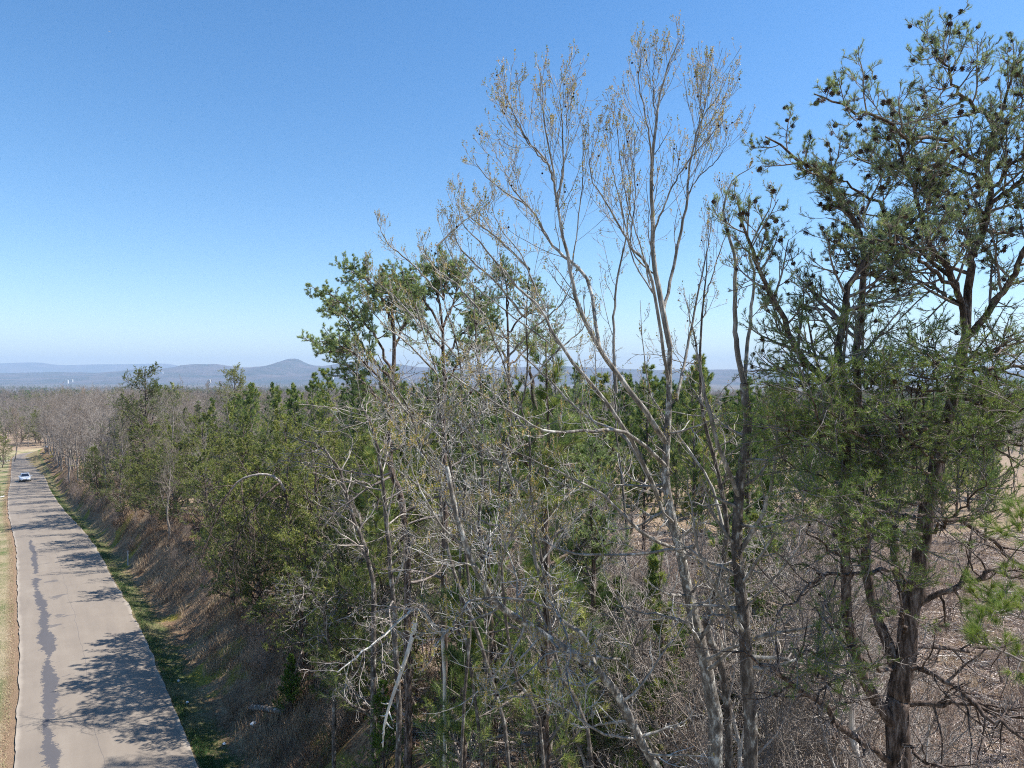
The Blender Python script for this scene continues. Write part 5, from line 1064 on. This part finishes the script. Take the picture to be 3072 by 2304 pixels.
# ------------------------------------------------------------------ the silver car
def car():
    px = 24.5; Yd = 131; x, y = W(px, 478, Yd)[:2]; s_, u_, z_ = [float(v[0]) for v in roadcoord([x], [y])]
    tx, ty = np.interp(u_, seg, tgc[:, 0]), np.interp(u_, seg, tgc[:, 1])
    o = empty('car', (x, y, z_+.03), math.atan2(-ty, -tx)-math.pi/2); tag(o, 'silver hatchback driving toward the viewer on the road', 'car')
    # local: +Y forward. lower body and cabin as lofted sections
    paint = mat('silver_paint', (.62, .65, .70), .28, .5); paint.node_tree.nodes['Principled BSDF'].inputs['Metallic'].default_value = .35
    glass = mat('car_glass', (.01, .015, .03), .05, .8); blk = mat('black_trim', (.012, .012, .013), .5); lamp = mat('headlamp', (.75, .78, .8), .1); rub = mat('tyre', (.02, .02, .02), .85); rim = mat('rim', (.5, .5, .52), .35)
    def loft(secs, m, name, closed=True):
        g = Geo(); n = len(secs[0]); V = [p for s in secs for p in s]; F = []
        for a in range(len(secs)-1):
            for i in range(n if closed else n-1): F.append((a*n+i, a*n+(i+1) % n, (a+1)*n+(i+1) % n, (a+1)*n+i))
        g.add(V, F4=F)
        for e in (0, len(secs)-1):
            c = np.mean(np.array(secs[e]), 0); g.add(list(secs[e])+[tuple(c)], F3=[((i, (i+1) % n, n) if e == 0 else ((i+1) % n, i, n)) for i in range(n)])
        return obj(name, g, m, o)
    def sec(yv, hw, zb, zt, rnd=.12):
        pts_ = []
        for sx, sz in ((1, -1), (1, 1), (-1, 1), (-1, -1)):
            cx_, cz_ = sx*(hw-rnd), (zt-rnd if sz > 0 else zb+rnd*.6)
            a0 = {(1, -1): -90, (1, 1): 0, (-1, 1): 90, (-1, -1): 180}[(sx, sz)]
            for t in (0, 30, 60, 90): a = R_(a0+t); pts_.append((cx_+rnd*math.cos(a), yv, cz_+(rnd if sz > 0 else rnd*.6)*math.sin(a)))
        return pts_
    loft([sec(-2.02, .70, .42, .82), sec(-1.9, .82, .3, .95), sec(-1.2, .88, .22, .98), sec(0, .885, .2, .96), sec(.9, .88, .22, .94), sec(1.5, .86, .22, .86), sec(1.9, .78, .24, .74), sec(2.06, .62, .3, .6)], paint, 'body')
    loft([sec(-1.85, .62, .85, 1.05), sec(-1.5, .68, .88, 1.32), sec(-.7, .68, .9, 1.46), sec(.1, .66, .9, 1.44), sec(.55, .69, .88, 1.18), sec(1.0, .72, .84, .95, .05)], paint, 'cabin')
    def quad(name, v, m): g = Geo(); g.add(v, F4=[(0, 1, 2, 3)]); return obj(name, g, m, o, smooth=False)
    quad('windshield', [(-.62, 1.0, .955), (.62, 1.0, .955), (.52, .22, 1.42), (-.52, .22, 1.42)], glass)
    for sx in (-1, 1):
        quad('side_window', [(sx*.735, .75, .98), (sx*.70, .1, 1.36), (sx*.70, -1.2, 1.36), (sx*.735, -1.5, 1.0)][::sx], glass)
        quad('headlight', [(sx*.80, 1.86, .55), (sx*.52, 2.09, .54), (sx*.56, 2.04, .66), (sx*.81, 1.75, .73)][::-sx], lamp)
        quad('fog_lamp_recess', [(sx*.78, 1.97, .30), (sx*.50, 2.1, .30), (sx*.50, 2.1, .42), (sx*.80, 1.95, .46)][::-sx], blk)
        g = Geo(); box(g, (sx*1.0, .62, 1.02), (.22, .12, .17)); box(g, (sx*.86, .62, .97), (.14, .05, .05)); obj('mirror', g, paint, o, smooth=False)
        for yv in (-1.3, 1.25):
            n = 20; th = np.arange(n)*2*math.pi/n; g = Geo(); V = []
            for xx, rr_ in ((-.1, .2), (-.1, .31), (.1, .31), (.1, .2)): V += [(sx*.82+xx, yv+rr_*math.cos(t), .31+rr_*math.sin(t)) for t in th]
            g.add(V, F4=[(a*n+i, a*n+(i+1) % n, ((a+1) % 4)*n+(i+1) % n, ((a+1) % 4)*n+i) for a in range(4) for i in range(n)]); ty_ = obj('tyre', g, rub, o)
            g = Geo(); V = [(sx*.90, yv, .31)]+[(sx*.895, yv+(.2 if i % 2 else .19)*math.cos(t), .31+.2*math.sin(t)) for i, t in enumerate(th)]; g.add(V, F3=[(0, 1+i, 1+(i+1) % n) for i in range(n)]); obj('rim', g, rim, o, smooth=False)
    quad('grille', [(-.45, 2.1, .30), (.45, 2.1, .30), (.52, 2.1, .43), (-.52, 2.1, .43)][::-1], blk)
    quad('upper_grille', [(-.3, 2.11, .50), (.3, 2.11, .50), (.34, 2.09, .56), (-.34, 2.09, .56)][::-1], blk)
car()
# ------------------------------------------------------------------ haze
def haze():
    g = Geo(); x0, x1, y0, y1, z0, z1 = -18500, 18500, -400, 18000, -60, 520
    v = [(x, y, z) for z in (z0, z1) for y in (y0, y1) for x in (x0, x1)]
    g.add(v, F4=[(0, 2, 3, 1), (4, 5, 7, 6), (0, 1, 5, 4), (2, 6, 7, 3), (0, 4, 6, 2), (1, 3, 7, 5)])
    m = bpy.data.materials.new('haze'); m.use_nodes = True; nt = m.node_tree; nt.nodes.clear()
    o = nt.nodes.new('ShaderNodeOutputMaterial'); p = nt.nodes.new('ShaderNodeVolumePrincipled')
    p.inputs['Color'].default_value = (.58, .76, 1.0, 1); p.inputs['Density'].default_value = 1.05e-4
    nt.links.new(p.outputs[0], o.inputs['Volume'])
    tag(obj('haze', g, m, smooth=False), kind='stuff', label='thin blue air between camera and hills')
haze()
